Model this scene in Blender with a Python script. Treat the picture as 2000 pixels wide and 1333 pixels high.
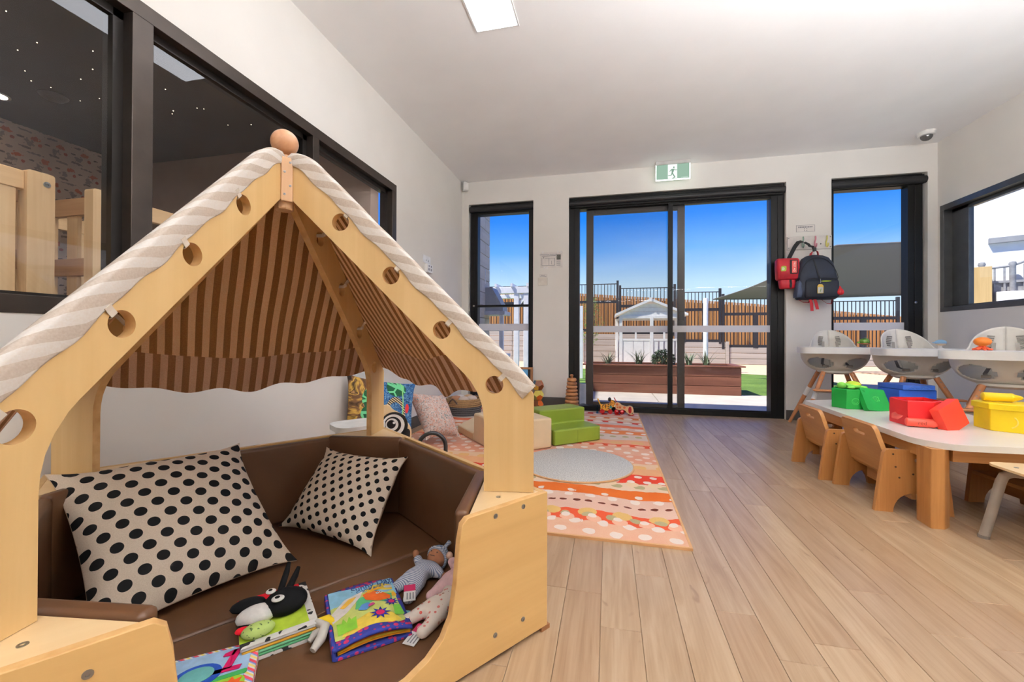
import bpy, bmesh, math, random
from math import sin, cos, pi, sqrt, radians as R, atan2
from mathutils import Matrix, Vector, Euler
from mathutils.geometry import tessellate_polygon
random.seed(7)
for o in list(bpy.data.objects): bpy.data.objects.remove(o)
S = bpy.context.scene
COL = S.collection

# ---------------------------------------------------------------- camera, world, sun, exposure
cd = bpy.data.cameras.new('camera'); cam = bpy.data.objects.new('camera', cd); COL.objects.link(cam)
YAW, PITCH, ROLL = -.2278, .0048, .0037
F = Vector((sin(YAW)*cos(PITCH), cos(YAW)*cos(PITCH), sin(PITCH)))
R0 = Vector((cos(YAW), -sin(YAW), 0)); U0 = R0.cross(F)
RR = cos(ROLL)*R0 + sin(ROLL)*U0; UU = -sin(ROLL)*R0 + cos(ROLL)*U0
cam.matrix_world = Matrix(((RR.x, UU.x, -F.x, 0), (RR.y, UU.y, -F.y, 0), (RR.z, UU.z, -F.z, .8171), (0, 0, 0, 1)))
cd.sensor_fit = 'HORIZONTAL'; cd.sensor_width = 36; cd.lens = 811.66/2000*36
cd.shift_y = (657.82-666.5)/2000; cd.clip_start = .02; cd.clip_end = 500
S.camera = cam
S.view_settings.view_transform = 'Standard'; S.view_settings.look = 'None'
S.view_settings.gamma = 1; S.view_settings.use_curve_mapping = False
S.view_settings.exposure = 0.08

def lin(c):
    if isinstance(c, str): c = tuple(int(c[i:i+2], 16) for i in (0, 2, 4))
    return tuple((v/255/12.92 if v/255 <= .04045 else ((v/255+.055)/1.055)**2.4) for v in c) + (1,)

w = bpy.data.worlds.new('sky'); S.world = w; w.use_nodes = True
nt = w.node_tree; bg = nt.nodes['Background']
tc = nt.nodes.new('ShaderNodeTexCoord'); sp = nt.nodes.new('ShaderNodeSeparateXYZ'); rp = nt.nodes.new('ShaderNodeValToRGB')
nt.links.new(tc.outputs['Generated'], sp.inputs[0]); nt.links.new(sp.outputs['Z'], rp.inputs[0])
el = rp.color_ramp.elements
el[0].position = 0; el[0].color = lin((222, 239, 252)); el[1].position = .9; el[1].color = lin((16, 84, 196))
for p, c in ((.125, (188, 223, 252)), (.2, (96, 170, 254)), (.27, (38, 134, 250)), (.45, (24, 106, 228))):
    e = el.new(p); e.color = lin(c)
nt.links.new(rp.outputs[0], bg.inputs[0]); bg.inputs[1].default_value = 1.08

sd = bpy.data.lights.new('sun', 'SUN'); sd.energy = 7.0; sd.angle = R(1.2); sd.color = (1, .95, .87)
sun = bpy.data.objects.new('sun', sd); COL.objects.link(sun)
sun.rotation_euler = Vector((.50, .27, -.85)).to_track_quat('-Z', 'Y').to_euler()
PANEL_EMIT = 10.0

# ---------------------------------------------------------------- materials
class N:
    """arithmetic on shader sockets"""
    def __init__(s, t, k): s.t, s.k = t, k
    def op(s, o, b=None, c=None):
        n = s.t.nodes.new('ShaderNodeMath'); n.operation = o
        for i, v in enumerate((s, b, c)):
            if v is None: continue
            if isinstance(v, N): s.t.links.new(v.k, n.inputs[i])
            else: n.inputs[i].default_value = v
        return N(s.t, n.outputs[0])
    def __add__(s, b): return s.op('ADD', b)
    def __sub__(s, b): return s.op('SUBTRACT', b)
    def __mul__(s, b): return s.op('MULTIPLY', b)
    def __truediv__(s, b): return s.op('DIVIDE', b)
    def __lt__(s, b): return s.op('LESS_THAN', b)
    def __gt__(s, b): return s.op('GREATER_THAN', b)
    def fl(s): return s.op('FLOOR')
    def fr(s): return s.op('FRACT')
    def sq(s): return s.op('SQRT')
    def mx(s, b): return s.op('MAXIMUM', b)
    def mn(s, b): return s.op('MINIMUM', b)
    def sn(s): return s.op('SINE')

class MT:
    def __init__(s, name, rough=.5, metal=0, spec=.5, coat=0):
        s.m = bpy.data.materials.new(name); s.m.use_nodes = True; s.t = s.m.node_tree
        s.b = s.t.nodes['Principled BSDF']
        s.b.inputs['Roughness'].default_value = rough; s.b.inputs['Metallic'].default_value = metal
        s.b.inputs['Specular IOR Level'].default_value = spec; s.b.inputs['Coat Weight'].default_value = coat
    def n(s, k): return s.t.nodes.new('ShaderNode'+k)
    def link(s, a, b): s.t.links.new(a, b)
    def coord(s, out='Object', rnd=0):
        v = s.n('TexCoord').outputs[out]
        if rnd:
            oi = s.n('ObjectInfo'); a = s.n('VectorMath'); a.operation = 'MULTIPLY_ADD'
            cx = s.n('CombineXYZ')
            for i in range(3): s.link(oi.outputs['Random'], cx.inputs[i])
            s.link(cx.outputs[0], a.inputs[0]); a.inputs[1].default_value = (rnd, rnd*.7, rnd*1.3); s.link(v, a.inputs[2]); v = a.outputs[0]
        return v
    def xyz(s, v):
        p = s.n('SeparateXYZ'); s.link(v, p.inputs[0]); return [N(s.t, p.outputs[i]) for i in range(3)]
    def scale(s, v, sc, loc=(0, 0, 0), rot=(0, 0, 0)):
        m = s.n('Mapping'); m.inputs['Scale'].default_value = sc; m.inputs['Location'].default_value = loc; m.inputs['Rotation'].default_value = rot
        s.link(v, m.inputs[0]); return m.outputs[0]
    def noise(s, v, sc=5, det=3, dist=0, rough=.5):
        n = s.n('TexNoise'); n.inputs['Scale'].default_value = sc; n.inputs['Detail'].default_value = det
        n.inputs['Distortion'].default_value = dist; n.inputs['Roughness'].default_value = rough; s.link(v, n.inputs['Vector']); return N(s.t, n.outputs['Fac'])
    def ramp(s, f, stops, const=False):
        r = s.n('ValToRGB'); e = r.color_ramp.elements
        if const: r.color_ramp.interpolation = 'CONSTANT'
        e[0].position, e[0].color = stops[0][0], lin(stops[0][1]); e[1].position, e[1].color = stops[-1][0], lin(stops[-1][1])
        for p, c in stops[1:-1]:
            x = e.new(p); x.color = lin(c)
        s.link(f.k, r.inputs[0]); return r.outputs[0]
    def mix(s, f, a, b, mode='MIX'):
        m = s.n('MixRGB'); m.blend_type = mode
        for i, v in enumerate((f, a, b)):
            if isinstance(v, N): s.link(v.k, m.inputs[i])
            elif hasattr(v, 'links'): s.link(v, m.inputs[i])
            else: m.inputs[i].default_value = v if i == 0 else (v if len(v) == 4 else lin(v))
        return m.outputs[0]
    def out(s, c):
        if hasattr(c, 'links'): s.link(c, s.b.inputs['Base Color'])
        else: s.b.inputs['Base Color'].default_value = lin(c)
        return s
    def bump(s, f, st=.2, d=.002):
        b = s.n('Bump'); b.inputs['Strength'].default_value = st; b.inputs['Distance'].default_value = d
        s.link(f.k if isinstance(f, N) else f, b.inputs['Height']); s.link(b.outputs[0], s.b.inputs['Normal']); return s

def M(name, c, rough=.5, metal=0, spec=.5, nz=.06, sc=12, bump=0, coat=0):
    """plain coloured surface with a faint uneven tone"""
    m = MT(name, rough, metal, spec, coat); v = m.coord()
    f = m.noise(v, sc, 4)
    lo = tuple(max(0, x*(1-nz)) for x in (c if not isinstance(c, str) else [int(c[i:i+2], 16) for i in (0, 2, 4)]))
    hi = tuple(min(255, x*(1+nz*.6)) for x in (c if not isinstance(c, str) else [int(c[i:i+2], 16) for i in (0, 2, 4)]))
    m.out(m.ramp(f, ((.3, lo), (.7, hi))))
    if bump: m.bump(m.noise(v, sc*12, 3), bump)
    return m.m

def wood(name, c1, c2, ax='z', sc=1.0, rough=.42, rnd=0, contrast=1, coat=0, spec=.4):
    m = MT(name, rough, 0, spec, coat); v = m.coord(rnd=rnd)
    a = {'x': (.9, 14, 14), 'y': (14, .9, 14), 'z': (14, 14, .9)}[ax]
    v1 = m.scale(v, tuple(q*sc for q in a))
    f = m.noise(v1, 1.0, 5, 1.6, .55)
    b = {'x': (2, 90, 90), 'y': (90, 2, 90), 'z': (90, 90, 2)}[ax]
    g = m.noise(m.scale(v, tuple(q*sc for q in b)), 1.5, 3, .3)
    h = f*.8 + g*.2
    h = (h - .5)*contrast + .5
    mid = tuple((p+q)/2 for p, q in zip(c1, c2))
    m.out(m.ramp(h, ((.28, c2), (.5, mid), (.72, c1))))
    m.bump(g, .06, .001)
    return m

def emit(name, c, s):
    m = bpy.data.materials.new(name); m.use_nodes = True; t = m.node_tree; t.nodes.clear()
    o = t.nodes.new('ShaderNodeOutputMaterial'); e = t.nodes.new('ShaderNodeEmission')
    e.inputs[0].default_value = lin(c); e.inputs[1].default_value = s; t.links.new(e.outputs[0], o.inputs[0]); return m

def glass(name, tint=(255, 255, 255), ior=1.5, rough=0.0):
    m = bpy.data.materials.new(name); m.use_nodes = True; t = m.node_tree; t.nodes.clear()
    o = t.nodes.new('ShaderNodeOutputMaterial'); x = t.nodes.new('ShaderNodeMixShader'); f = t.nodes.new('ShaderNodeFresnel')
    a = t.nodes.new('ShaderNodeBsdfTransparent'); g = t.nodes.new('ShaderNodeBsdfGlossy')
    ge = t.nodes.new('ShaderNodeNewGeometry'); mr = t.nodes.new('ShaderNodeMapRange'); mr.inputs['To Min'].default_value = ior; mr.inputs['To Max'].default_value = 1/ior
    t.links.new(ge.outputs['Backfacing'], mr.inputs['Value']); t.links.new(mr.outputs[0], f.inputs[0]); a.inputs[0].default_value = lin(tint); g.inputs['Roughness'].default_value = rough
    t.links.new(f.outputs[0], x.inputs[0]); t.links.new(a.outputs[0], x.inputs[1]); t.links.new(g.outputs[0], x.inputs[2]); t.links.new(x.outputs[0], o.inputs[0])
    return m

# ---------------------------------------------------------------- mesh builder
class MB:
    def __init__(s): s.v, s.f, s.m, s.uv = [], [], [], {}
    def add(s, vs, fs, m=0, T=None, uv=None):
        k = len(s.v)
        for i, p in enumerate(vs):
            p = Vector(p); s.v.append(T @ p if T else p)
            if uv: s.uv[k+i] = uv[i]
        for f in fs: s.f.append([k+i for i in f]); s.m.append(m)
        return s
    def box(s, x0, x1, y0, y1, z0, z1, m=0, T=None):
        vs = [(x, y, z) for z in (z0, z1) for y in (y0, y1) for x in (x0, x1)]
        return s.add(vs, [(0, 2, 3, 1), (4, 5, 7, 6), (0, 1, 5, 4), (2, 6, 7, 3), (0, 4, 6, 2), (1, 3, 7, 5)], m, T)
    def prism(s, poly, t0, t1, holes=(), m=0, me=None, T=None, ax='y'):
        """polygon in the (u, v) plane swept along the third axis; holes go through"""
        me = m if me is None else me
        def q(u, v, t): return {'y': (u, t, v), 'z': (u, v, t), 'x': (t, u, v)}[ax]
        loops = [list(poly)] + [list(h) for h in holes]
        flat = [p for l in loops for p in l]; n = len(flat)
        tri = tessellate_polygon([[Vector((p[0], p[1], 0)) for p in l] for l in loops])
        vs = [q(p[0], p[1], t0) for p in flat] + [q(p[0], p[1], t1) for p in flat]
        def ar(i, j, k):
            a, b, c = flat[i], flat[j], flat[k]; return (b[0]-a[0])*(c[1]-a[1])-(b[1]-a[1])*(c[0]-a[0])
        fl = ax == 'y'
        s_f = []
        for t in tri:
            i, j, k = t
            if ar(i, j, k) < 0: j, k = k, j
            if fl: s_f += [(i, j, k), (n+i, n+k, n+j)]
            else: s_f += [(i, k, j), (n+i, n+j, n+k)]
        s.add(vs, s_f, m, T); k0 = len(s.v)-2*n; b = 0
        for l in loops:
            L = len(l)
            for i in range(L):
                a, c = k0+b+i, k0+b+(i+1) % L
                s.f.append([a, c, c+n, a+n] if not fl else [a, a+n, c+n, c]); s.m.append(me)
            b += L
        return s
    def lathe(s, prof, n=24, m=0, T=None):
        vs, fs = [], []
        for r, z in prof:
            for i in range(n): vs.append((r*cos(2*pi*i/n), r*sin(2*pi*i/n), z))
        for k in range(len(prof)-1):
            for i in range(n):
                j = (i+1) % n; fs.append((k*n+i, k*n+j, (k+1)*n+j, (k+1)*n+i))
        if prof[0][0] > 1e-6: fs.append(tuple(reversed(range(n))))
        if prof[-1][0] > 1e-6: fs.append(tuple((len(prof)-1)*n+i for i in range(n)))
        return s.add(vs, fs, m, T)
    def tube(s, pts, r, n=10, m=0, T=None, closed=False, flat=None):
        pts = [Vector(p) for p in pts]; L = len(pts); vs, fs = [], []
        up = None
        for k, p in enumerate(pts):
            a = pts[(k-1) % L] if (k or closed) else p; b = pts[(k+1) % L] if (k < L-1 or closed) else p
            d = (b-a).normalized()
            if up is None:
                up = Vector((0, 0, 1)) if abs(d.z) < .9 else Vector((1, 0, 0))
            x = d.cross(up); x = x.normalized() if x.length > 1e-6 else Vector((1, 0, 0)); y = x.cross(d).normalized(); up = y
            rr = r[k] if isinstance(r, (list, tuple)) else r
            for i in range(n):
                an = 2*pi*i/n; vs.append(p + x*cos(an)*rr + y*sin(an)*rr*(flat or 1))
        for k in range(L if closed else L-1):
            for i in range(n):
                j = (i+1) % n; a, b = k*n, ((k+1) % L)*n; fs.append((a+i, a+j, b+j, b+i))
        if not closed: fs += [tuple(reversed(range(n))), tuple((L-1)*n+i for i in range(n))]
        return s.add(vs, fs, m, T)
    def strip(s, pts, wv, m=0, T=None, th=.002):
        """flat band along pts, half-width vector wv, thickness th along the normal"""
        pts = [Vector(p) for p in pts]; wv = Vector(wv); L = len(pts); vs, fs = [], []
        for k, p in enumerate(pts):
            d = (pts[min(k+1, L-1)]-pts[max(k-1, 0)]).normalized(); nn = d.cross(wv).normalized()*th/2
            vs += [p-wv-nn, p+wv-nn, p+wv+nn, p-wv+nn]
        for k in range(L-1):
            for i in range(4):
                j = (i+1) % 4; fs.append((k*4+i, k*4+j, k*4+4+j, k*4+4+i))
        fs += [(3, 2, 1, 0), tuple((L-1)*4+i for i in range(4))]
        return s.add(vs, fs, m, T)
    def ell(s, c, r, n=16, m=0, T=None, h=None):
        h = h or max(6, n//2); r = (r, r, r) if not hasattr(r, '__len__') else r
        vs = [(c[0], c[1], c[2]-r[2])]; fs = []
        for k in range(1, h):
            a = -pi/2 + pi*k/h
            for i in range(n): b = 2*pi*i/n; vs.append((c[0]+r[0]*cos(a)*cos(b), c[1]+r[1]*cos(a)*sin(b), c[2]+r[2]*sin(a)))
        vs.append((c[0], c[1], c[2]+r[2])); e = len(vs)-1
        for i in range(n):
            j = (i+1) % n; fs += [(0, 1+j, 1+i), (e, e-n+i, e-n+j)]
        for k in range(h-2):
            for i in range(n):
                j = (i+1) % n; a, b = 1+k*n, 1+(k+1)*n; fs.append((a+i, a+j, b+j, b+i))
        return s.add(vs, fs, m, T)
    def grid(s, fn, nu, nv, m=0, uv=None, flip=False, T=None, skip=None):
        vs, us = [], []
        for j in range(nv+1):
            for i in range(nu+1):
                a, b = i/nu, j/nv; vs.append(fn(a, b)); us.append(uv(a, b) if uv else (a, b))
        fs = []
        for j in range(nv):
            for i in range(nu):
                if skip and skip((i+.5)/nu, (j+.5)/nv): continue
                q = (j*(nu+1)+i, j*(nu+1)+i+1, (j+1)*(nu+1)+i+1, (j+1)*(nu+1)+i); fs.append(q[::-1] if flip else q)
        return s.add(vs, fs, m, T, us)
    def loft(s, secs, m=0, T=None):
        """secs: list of rings (equal length) joined in order, ends closed"""
        n = len(secs[0]); vs = [p for r in secs for p in r]; fs = []
        for k in range(len(secs)-1):
            for i in range(n): j = (i+1) % n; fs.append((k*n+i, k*n+j, (k+1)*n+j, (k+1)*n+i))
        fs += [tuple(reversed(range(n))), tuple((len(secs)-1)*n+i for i in range(n))]
        return s.add(vs, fs, m, T)
    def mesh(s, name, mats, smooth=None):
        me = bpy.data.meshes.new(name); me.from_pydata([tuple(p) for p in s.v], [], s.f); me.update()
        for x in (mats if isinstance(mats, (list, tuple)) else [mats]): me.materials.append(x.m if isinstance(x, MT) else x)
        for p, i in zip(me.polygons, s.m): p.material_index = i
        if s.uv:
            l = me.uv_layers.new(name='uv')
            for lp in me.loops: l.data[lp.index].uv = s.uv.get(lp.vertex_index, (0, 0))
        if smooth is not None:
            for p in me.polygons: p.use_smooth = True
            me.set_sharp_from_angle(angle=R(smooth))
        return me
    def build(s, name, mats, parent=None, smooth=None, bevel=None, loc=None, rot=None, seg=2, org=None):
        if org: s.v = [p-Vector(org) for p in s.v]
        o = bpy.data.objects.new(name, s.mesh(name, mats, smooth)); COL.objects.link(o)
        if parent: o.parent = parent
        if org: o.location = org
        if loc: o.location = loc
        if rot: o.rotation_euler = rot
        if bevel:
            b = o.modifiers.new('bevel', 'BEVEL'); b.width = bevel; b.segments = seg; b.limit_method = 'ANGLE'; b.angle_limit = R(40)
            if smooth is None:
                for p in o.data.polygons: p.use_smooth = True
                b.harden_normals = True
        return o

def tag(o, label, cat, group=None, kind=None):
    if label: o['label'] = label
    if cat: o['category'] = cat
    if group: o['group'] = group
    if kind: o['kind'] = kind
    return o
def thing(name, label, cat, loc=(0, 0, 0), rz=0, group=None, rot=None):
    o = bpy.data.objects.new(name, None); COL.objects.link(o); o.empty_display_size = .1
    o.location = loc; o.rotation_euler = rot or (0, 0, rz); return tag(o, label, cat, group)
def struct(o): o['kind'] = 'structure'; return o
def lab(o, l): o['label'] = l; return o
def copy_tree(o, parent=None):
    c = o.copy(); COL.objects.link(c); c.parent = parent
    for ch in list(o.children): copy_tree(ch, c)
    return c
def text(body, size, mat, parent, loc, rot=(0, 0, 0), name='lettering', ext=.0004, align='CENTER', sx=1):
    c = bpy.data.curves.new(name, 'FONT'); c.body = body; c.size = size; c.extrude = ext; c.align_x = align; c.align_y = 'CENTER'
    c.materials.append(mat); o = bpy.data.objects.new(name, c); COL.objects.link(o); o.parent = parent
    bpy.context.view_layer.update()
    me = bpy.data.meshes.new_from_object(o.evaluated_get(bpy.context.evaluated_depsgraph_get())); bpy.data.objects.remove(o)
    if not me.materials: me.materials.append(mat)
    o = bpy.data.objects.new(name, me); COL.objects.link(o); o.parent = parent
    o.location = loc; o.rotation_euler = rot; o.scale = (sx, 1, 1); return o
def circ(cx, cy, r, n=24, ry=None): return [(cx+r*cos(2*pi*i/n), cy+(ry or r)*sin(2*pi*i/n)) for i in range(n)]
def rrect(x0, x1, y0, y1, r, n=5):
    p = []
    for cx, cy, a in ((x1-r, y1-r, 0), (x0+r, y1-r, 90), (x0+r, y0+r, 180), (x1-r, y0+r, 270)):
        for i in range(n+1): t = R(a+90*i/n); p.append((cx+r*cos(t), cy+r*sin(t)))
    return p
def fillet(poly, r, n=5):
    out = []; L = len(poly)
    for i, p in enumerate(poly):
        rr = r[i] if isinstance(r, (list, tuple)) else r
        p = Vector(p); a = Vector(poly[i-1]); b = Vector(poly[(i+1) % L])
        if rr <= 0: out.append(tuple(p)); continue
        da, db = (a-p).normalized(), (b-p).normalized(); q = min(rr, (a-p).length*.49, (b-p).length*.49)
        s0, s1 = p+da*q, p+db*q
        for k in range(n+1):
            t = k/n; out.append(tuple(s0*(1-t)**2 + p*2*t*(1-t) + s1*t*t))
    return out
def star(cx, cy, r0, r1, n):
    return [(cx+(r0 if i % 2 == 0 else r1)*cos(pi*i/n), cy+(r0 if i % 2 == 0 else r1)*sin(pi*i/n)) for i in range(2*n)]

def cloth_thin(name, c, tr):
    """thin sheet that passes some light"""
    m = bpy.data.materials.new(name); m.use_nodes = True; t = m.node_tree; t.nodes.clear()
    o = t.nodes.new('ShaderNodeOutputMaterial'); x = t.nodes.new('ShaderNodeMixShader'); a = t.nodes.new('ShaderNodeBsdfDiffuse'); g = t.nodes.new('ShaderNodeBsdfTranslucent')
    x.inputs[0].default_value = tr; a.inputs[0].default_value = lin(c); g.inputs[0].default_value = lin(c)
    t.links.new(a.outputs[0], x.inputs[1]); t.links.new(g.outputs[0], x.inputs[2]); t.links.new(x.outputs[0], o.inputs[0]); return m
# ---- shared materials
WALL = M('wall_paint', (235, 231, 224), .75, nz=.012, sc=3); CEIL = M('ceiling_paint', (248, 247, 246), .85, nz=.01, sc=3)
DARK = M('dark_skirting', (66, 60, 57), .6)
BLACK = M('black_frame', (13, 12, 11), .42, .0, .25); BRONZE = M('bronze_frame', (78, 70, 64), .36, .75)
GREYF = M('grey_frame', (92, 92, 92), .34, .7)
GLASS = glass('window_glass'); GLASSD = glass('screened_glass', (228, 226, 224))
FILM = cloth_thin('white_film', (255, 253, 249), .55)
WHITEP = M('white_plastic', (236, 234, 230), .4); WHITE = M('white_gloss', (243, 242, 240), .3)
STEEL = M('steel_screw', (150, 148, 145), .3, .9)
BLK = M('black_plastic', (20, 20, 22), .45)

# ---------------------------------------------------------------- room shell
XL, XR, YB, H = -1.73, 3.05, 4.76, 2.7
YN = -3.2
ceil = MB().box(XL-.1, XR+.1, YN-.1, YB+.2, H, H+.15).build('ceiling', CEIL); struct(ceil)
# back wall with three openings to the floor
b = MB()
for x0, x1 in ((XL-.1, -1.646), (-.854, -.443), (1.766, 2.169), (2.971, XR+.1)): b.box(x0, x1, YB, YB+.2, -.05, 2.43)
b.box(XL-.1, XR+.1, YB, YB+.2, 2.43, H)
struct(b.build('wall_back', WALL))
b = MB(); b.box(XL-.1, XL, YN, YB, -.05, .889); b.box(XL-.1, XL, YN, YB, 2.0925, H); b.box(XL-.1, XL, 3.159, YB, .889, 2.0925); b.box(XL-.1, XL, YN, .2, .889, 2.0925)
struct(b.build('wall_left', WALL))
b = MB(); b.box(XR, XR+.1, YN, YB, -.05, 1.0816); b.box(XR, XR+.1, YN, YB, 2.0808, H); b.box(XR, XR+.1, 4.728, YB, 1.0816, 2.0808); b.box(XR, XR+.1, YN, 2.3, 1.0816, 2.0808)
struct(b.build('wall_right', WALL))
struct(MB().box(XL-.1, XR+.1, YN-.1, YN, -.05, H).build('wall_front', WALL))
# skirting boards
b = MB().box(XL, -1.65, YB-.012, YB, 0, .10); struct(b.build('baseboard_back', DARK))
struct(MB().box(-.854, -.443, YB-.012, YB, 0, .145).build('baseboard_back', DARK))
struct(MB().box(1.766, 2.169, YB-.012, YB, 0, .10).build('baseboard_back', DARK))
struct(MB().box(XL, XL+.012, YN, YB-.012, 0, .10).build('baseboard_left', DARK))
struct(MB().box(XR-.012, XR, YN, YB, 0, .10).build('baseboard_right', DARK))

# floor: vinyl planks, each its own piece
def plank_mat():
    m = MT('oak_plank', .36, 0, .4, .2); m.b.inputs['Coat Roughness'].default_value = .25; v = m.coord(rnd=9)
    oi = m.n('ObjectInfo')
    f = m.noise(m.scale(v, (13, 1.1, 1)), 1.2, 5, 1.8, .55); g = m.noise(m.scale(v, (110, 3, 1)), 1.4, 3)
    h = f*.72 + g*.28
    c = m.ramp(h, ((.24, (142, 112, 82)), (.45, (168, 140, 110)), (.58, (179, 153, 124)), (.78, (190, 167, 140))))
    r = N(m.t, oi.outputs['Random'])
    c = m.mix(1.0, c, m.ramp(r, ((0, (226, 214, 205)), (.5, (243, 240, 236)), (1, (255, 252, 246)))), 'MULTIPLY')
    k = m.noise(m.scale(v, (22, 9, 1)), 1.0, 2, .8)
    c = m.mix((k - .70).mx(0.0).mn(.08)*6.0, c, (112, 78, 54))
    m.out(c); m.bump(g, .05, .0006)
    rr = g*.14 + .30; m.link(rr.k, m.b.inputs['Roughness'])
    return m
PLANK = plank_mat()
floor = MB().box(XL-.1, XR+.1, YN-.1, YB+.2, -.06, -.005).build('floor', [PLANK]); struct(floor)
b = MB().box(XL, XR, YN, -1.0, -.005, 0); struct(b.build('floor_rear', PLANK)).parent = floor
PW, PLN = .1118, 1.22
full = {}
JY = {0: 1.213, 1: 1.509, -1: 1.365, 3: 1.363}
k = -16
while -.0198+PW*k < XR:
    x0, x1 = max(XL, -.0198+PW*k), min(XR, -.0198+PW*(k+1)); k += 1
    if x1 <= XL or x1-x0 < .004: continue
    kk = k-1; y = JY.get(kk, random.random()*PLN)
    while y > -1.0: y -= PLN
    while y < YB+.03:
        y0, y1 = max(y, -1.0), min(y+PLN, YB+.04); y += PLN
        if y1-y0 < .01: continue
        key = (round(x1-x0, 4), round(y1-y0, 3))
        if key not in full:
            a, c = (x1-x0)/2-.0005, (y1-y0)/2-.0005; e = .0010
            vs = [(-a, -c, -.005), (a, -c, -.005), (a, c, -.005), (-a, c, -.005), (-a, -c, -e), (a, -c, -e), (a, c, -e), (-a, c, -e), (-a+e, -c+e, 0), (a-e, -c+e, 0), (a-e, c-e, 0), (-a+e, c-e, 0)]
            fs = [(8, 9, 10, 11)] + [(i, (i+1) % 4, 4+(i+1) % 4, 4+i) for i in range(4)] + [(4+i, 4+(i+1) % 4, 8+(i+1) % 4, 8+i) for i in range(4)]
            full[key] = MB().add(vs, fs).mesh('plank', PLANK)
        o = bpy.data.objects.new('plank', full[key]); COL.objects.link(o); o.parent = floor; o.location = ((x0+x1)/2, (y0+y1)/2, 0)

# ceiling light panels
PANE = emit('light_diffuser', (244, 247, 255), PANEL_EMIT)
def light_panel(x, y, lbl):
    t = thing('ceiling_light', lbl, 'ceiling light', (x, y, H), group=None)
    MB().box(-.125, .125, -.6, .6, -.004, .0).build('diffuser', PANE, t)
    f = MB()
    for q in ((-.135, -.125, -.61, .61), (.125, .135, -.61, .61), (-.125, .125, -.61, -.6), (-.125, .125, .6, .61)): f.box(*q, -.006, 0)
    f.build('frame', WHITE, t)
    return t
light_panel(-.66, 1.82, 'long white light panel set in the ceiling in the top of the photo')
light_panel(-.66, -.9, 'white ceiling light panel behind the viewer in the row of the visible one')
def fill(x, y, lbl):  # unseen fill lamp, added to lift the ceiling brightness
    t = thing('fill_light', lbl, 'pendant light', (x, y, 1.75))
    MB().box(-.75, .75, -.09, .09, 0, .05).build('body', WHITE, t, bevel=.006)
    MB().box(-.72, .72, -.08, .08, .0505, .052).build('upward_diffuser', emit('uplight_diffuser', (247, 250, 255), 128.0), t)
    MB().box(-.73, .73, -.08, .08, -.002, -.0005).build('downward_diffuser', emit('downlight_diffuser', (250, 250, 250), 1.1), t)  # faint glow added so the lamp's underside looks white
    for q in (-.6, .6): MB().tube([(q, 0, .05), (q, 0, .95)], .0015, 6).build('wire', STEEL, t)
fill(1.05, .85, 'long white pendant lamp added to brighten the ceiling, out of the picture above the viewer')
fill(2.35, 1.05, 'long white pendant lamp added to brighten the ceiling, out of the picture towards the right wall')
fill(.35, -1.4, 'long white pendant lamp added to brighten the ceiling, far behind the viewer')

# ---------------------------------------------------------------- left internal window and sleeping room behind
b = MB(); xa, xb = XL-.06, XL+.004
b.box(xa, xb, .2, 3.159, 2.03, 2.0925); b.box(xa, xb, .2, 3.159, .889, .945); b.box(xa, xb, 3.09, 3.159, .945, 2.03); b.box(xa, xb, .2, .27, .945, 2.03)
win1 = struct(b.build('window_1', BRONZE, bevel=.002))
for y0, y1 in ((1.18, 1.254), (2.15, 2.205)): struct(MB().box(xa, xb+.001, y0, y1, .945, 2.03).build('mullion', BRONZE, win1, bevel=.002))
b = MB()
for y0, y1 in ((.27, 1.18), (1.254, 2.15), (2.205, 3.09)):
    b.box(xa-.03, xa+.02, y0, y0+.018, .945, 2.03); b.box(xa-.03, xa+.02, y1-.034, y1, .945, 2.03); b.box(xa-.03, xa+.02, y0, y1, 2.0, 2.03); b.box(xa-.03, xa+.02, y0, y1, .945, .957)
struct(b.build('glazing_bead', M('dark_bead', (44, 40, 37), .35, .5), win1))
for y0, y1 in ((.27, 1.18), (1.254, 2.15), (2.205, 3.09)):
    struct(MB().add([(XL-.052, y0, .945), (XL-.052, y1, .945), (XL-.052, y1, 2.03), (XL-.052, y0, 2.03)], [(0, 1, 2, 3)]).build('glass_pane', GLASS, win1))

m = MT('star_ceiling_paint', .8); m.out(m.ramp(m.noise(m.coord(), 1.5, 4), ((.3, (78, 68, 60)), (.7, (92, 81, 72))))); SCEIL = m.m
def wallpaper():
    m = MT('animal_wallpaper', .8); v = m.coord()
    x, y, z = m.xyz(v)
    P = .155
    def motif(ox, oz, w, h, col, base, wob=1.0, ph=0.0):
        row = ((z+oz)/P).fl()
        u = ((y+ox)/P + row*.37).fr()*P - P/2; q = ((z+oz)/P).fr()*P - P/2
        n1 = m.noise(m.scale(v, (1, 1, 1), (ph, ph, ph)), 55, 2)
        d = ((u/w)*(u/w) + (q/h)*(q/h)).sq() + (n1-.5)*2.6*wob
        return m.mix(d < 1.0, base, col)
    c = m.ramp(m.noise(v, 3, 2), ((.3, (206, 182, 168)), (.7, (212, 190, 176))))
    c = motif(0, 0, .030, .009, (140, 122, 114), c, 1.2, 1)
    c = motif(.05, .07, .026, .016, (198, 116, 90), c, 1.0, 2)
    c = motif(.10, .03, .040, .007, (150, 134, 124), c, 1.3, 3)
    c = motif(.02, .11, .012, .012, (178, 96, 82), c, .5, 4)
    c = motif(.085, .115, .022, .022, (158, 140, 130), c, 1.6, 5)
    c = motif(.13, .085, .018, .006, (126, 110, 104), c, 1.0, 6)
    return m.out(c).m
SW = M('sleep_wall', (196, 176, 164), .8, nz=.02)
sx0 = -4.28
struct(MB().box(sx0-.1, sx0, -1, 3.05, 0, 2.4).build('wall_sleeping_room_far', wallpaper()))
struct(MB().box(sx0, XL-.1, 2.935, 3.05, 0, 2.4).build('wall_sleeping_room_end', SW))
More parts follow.
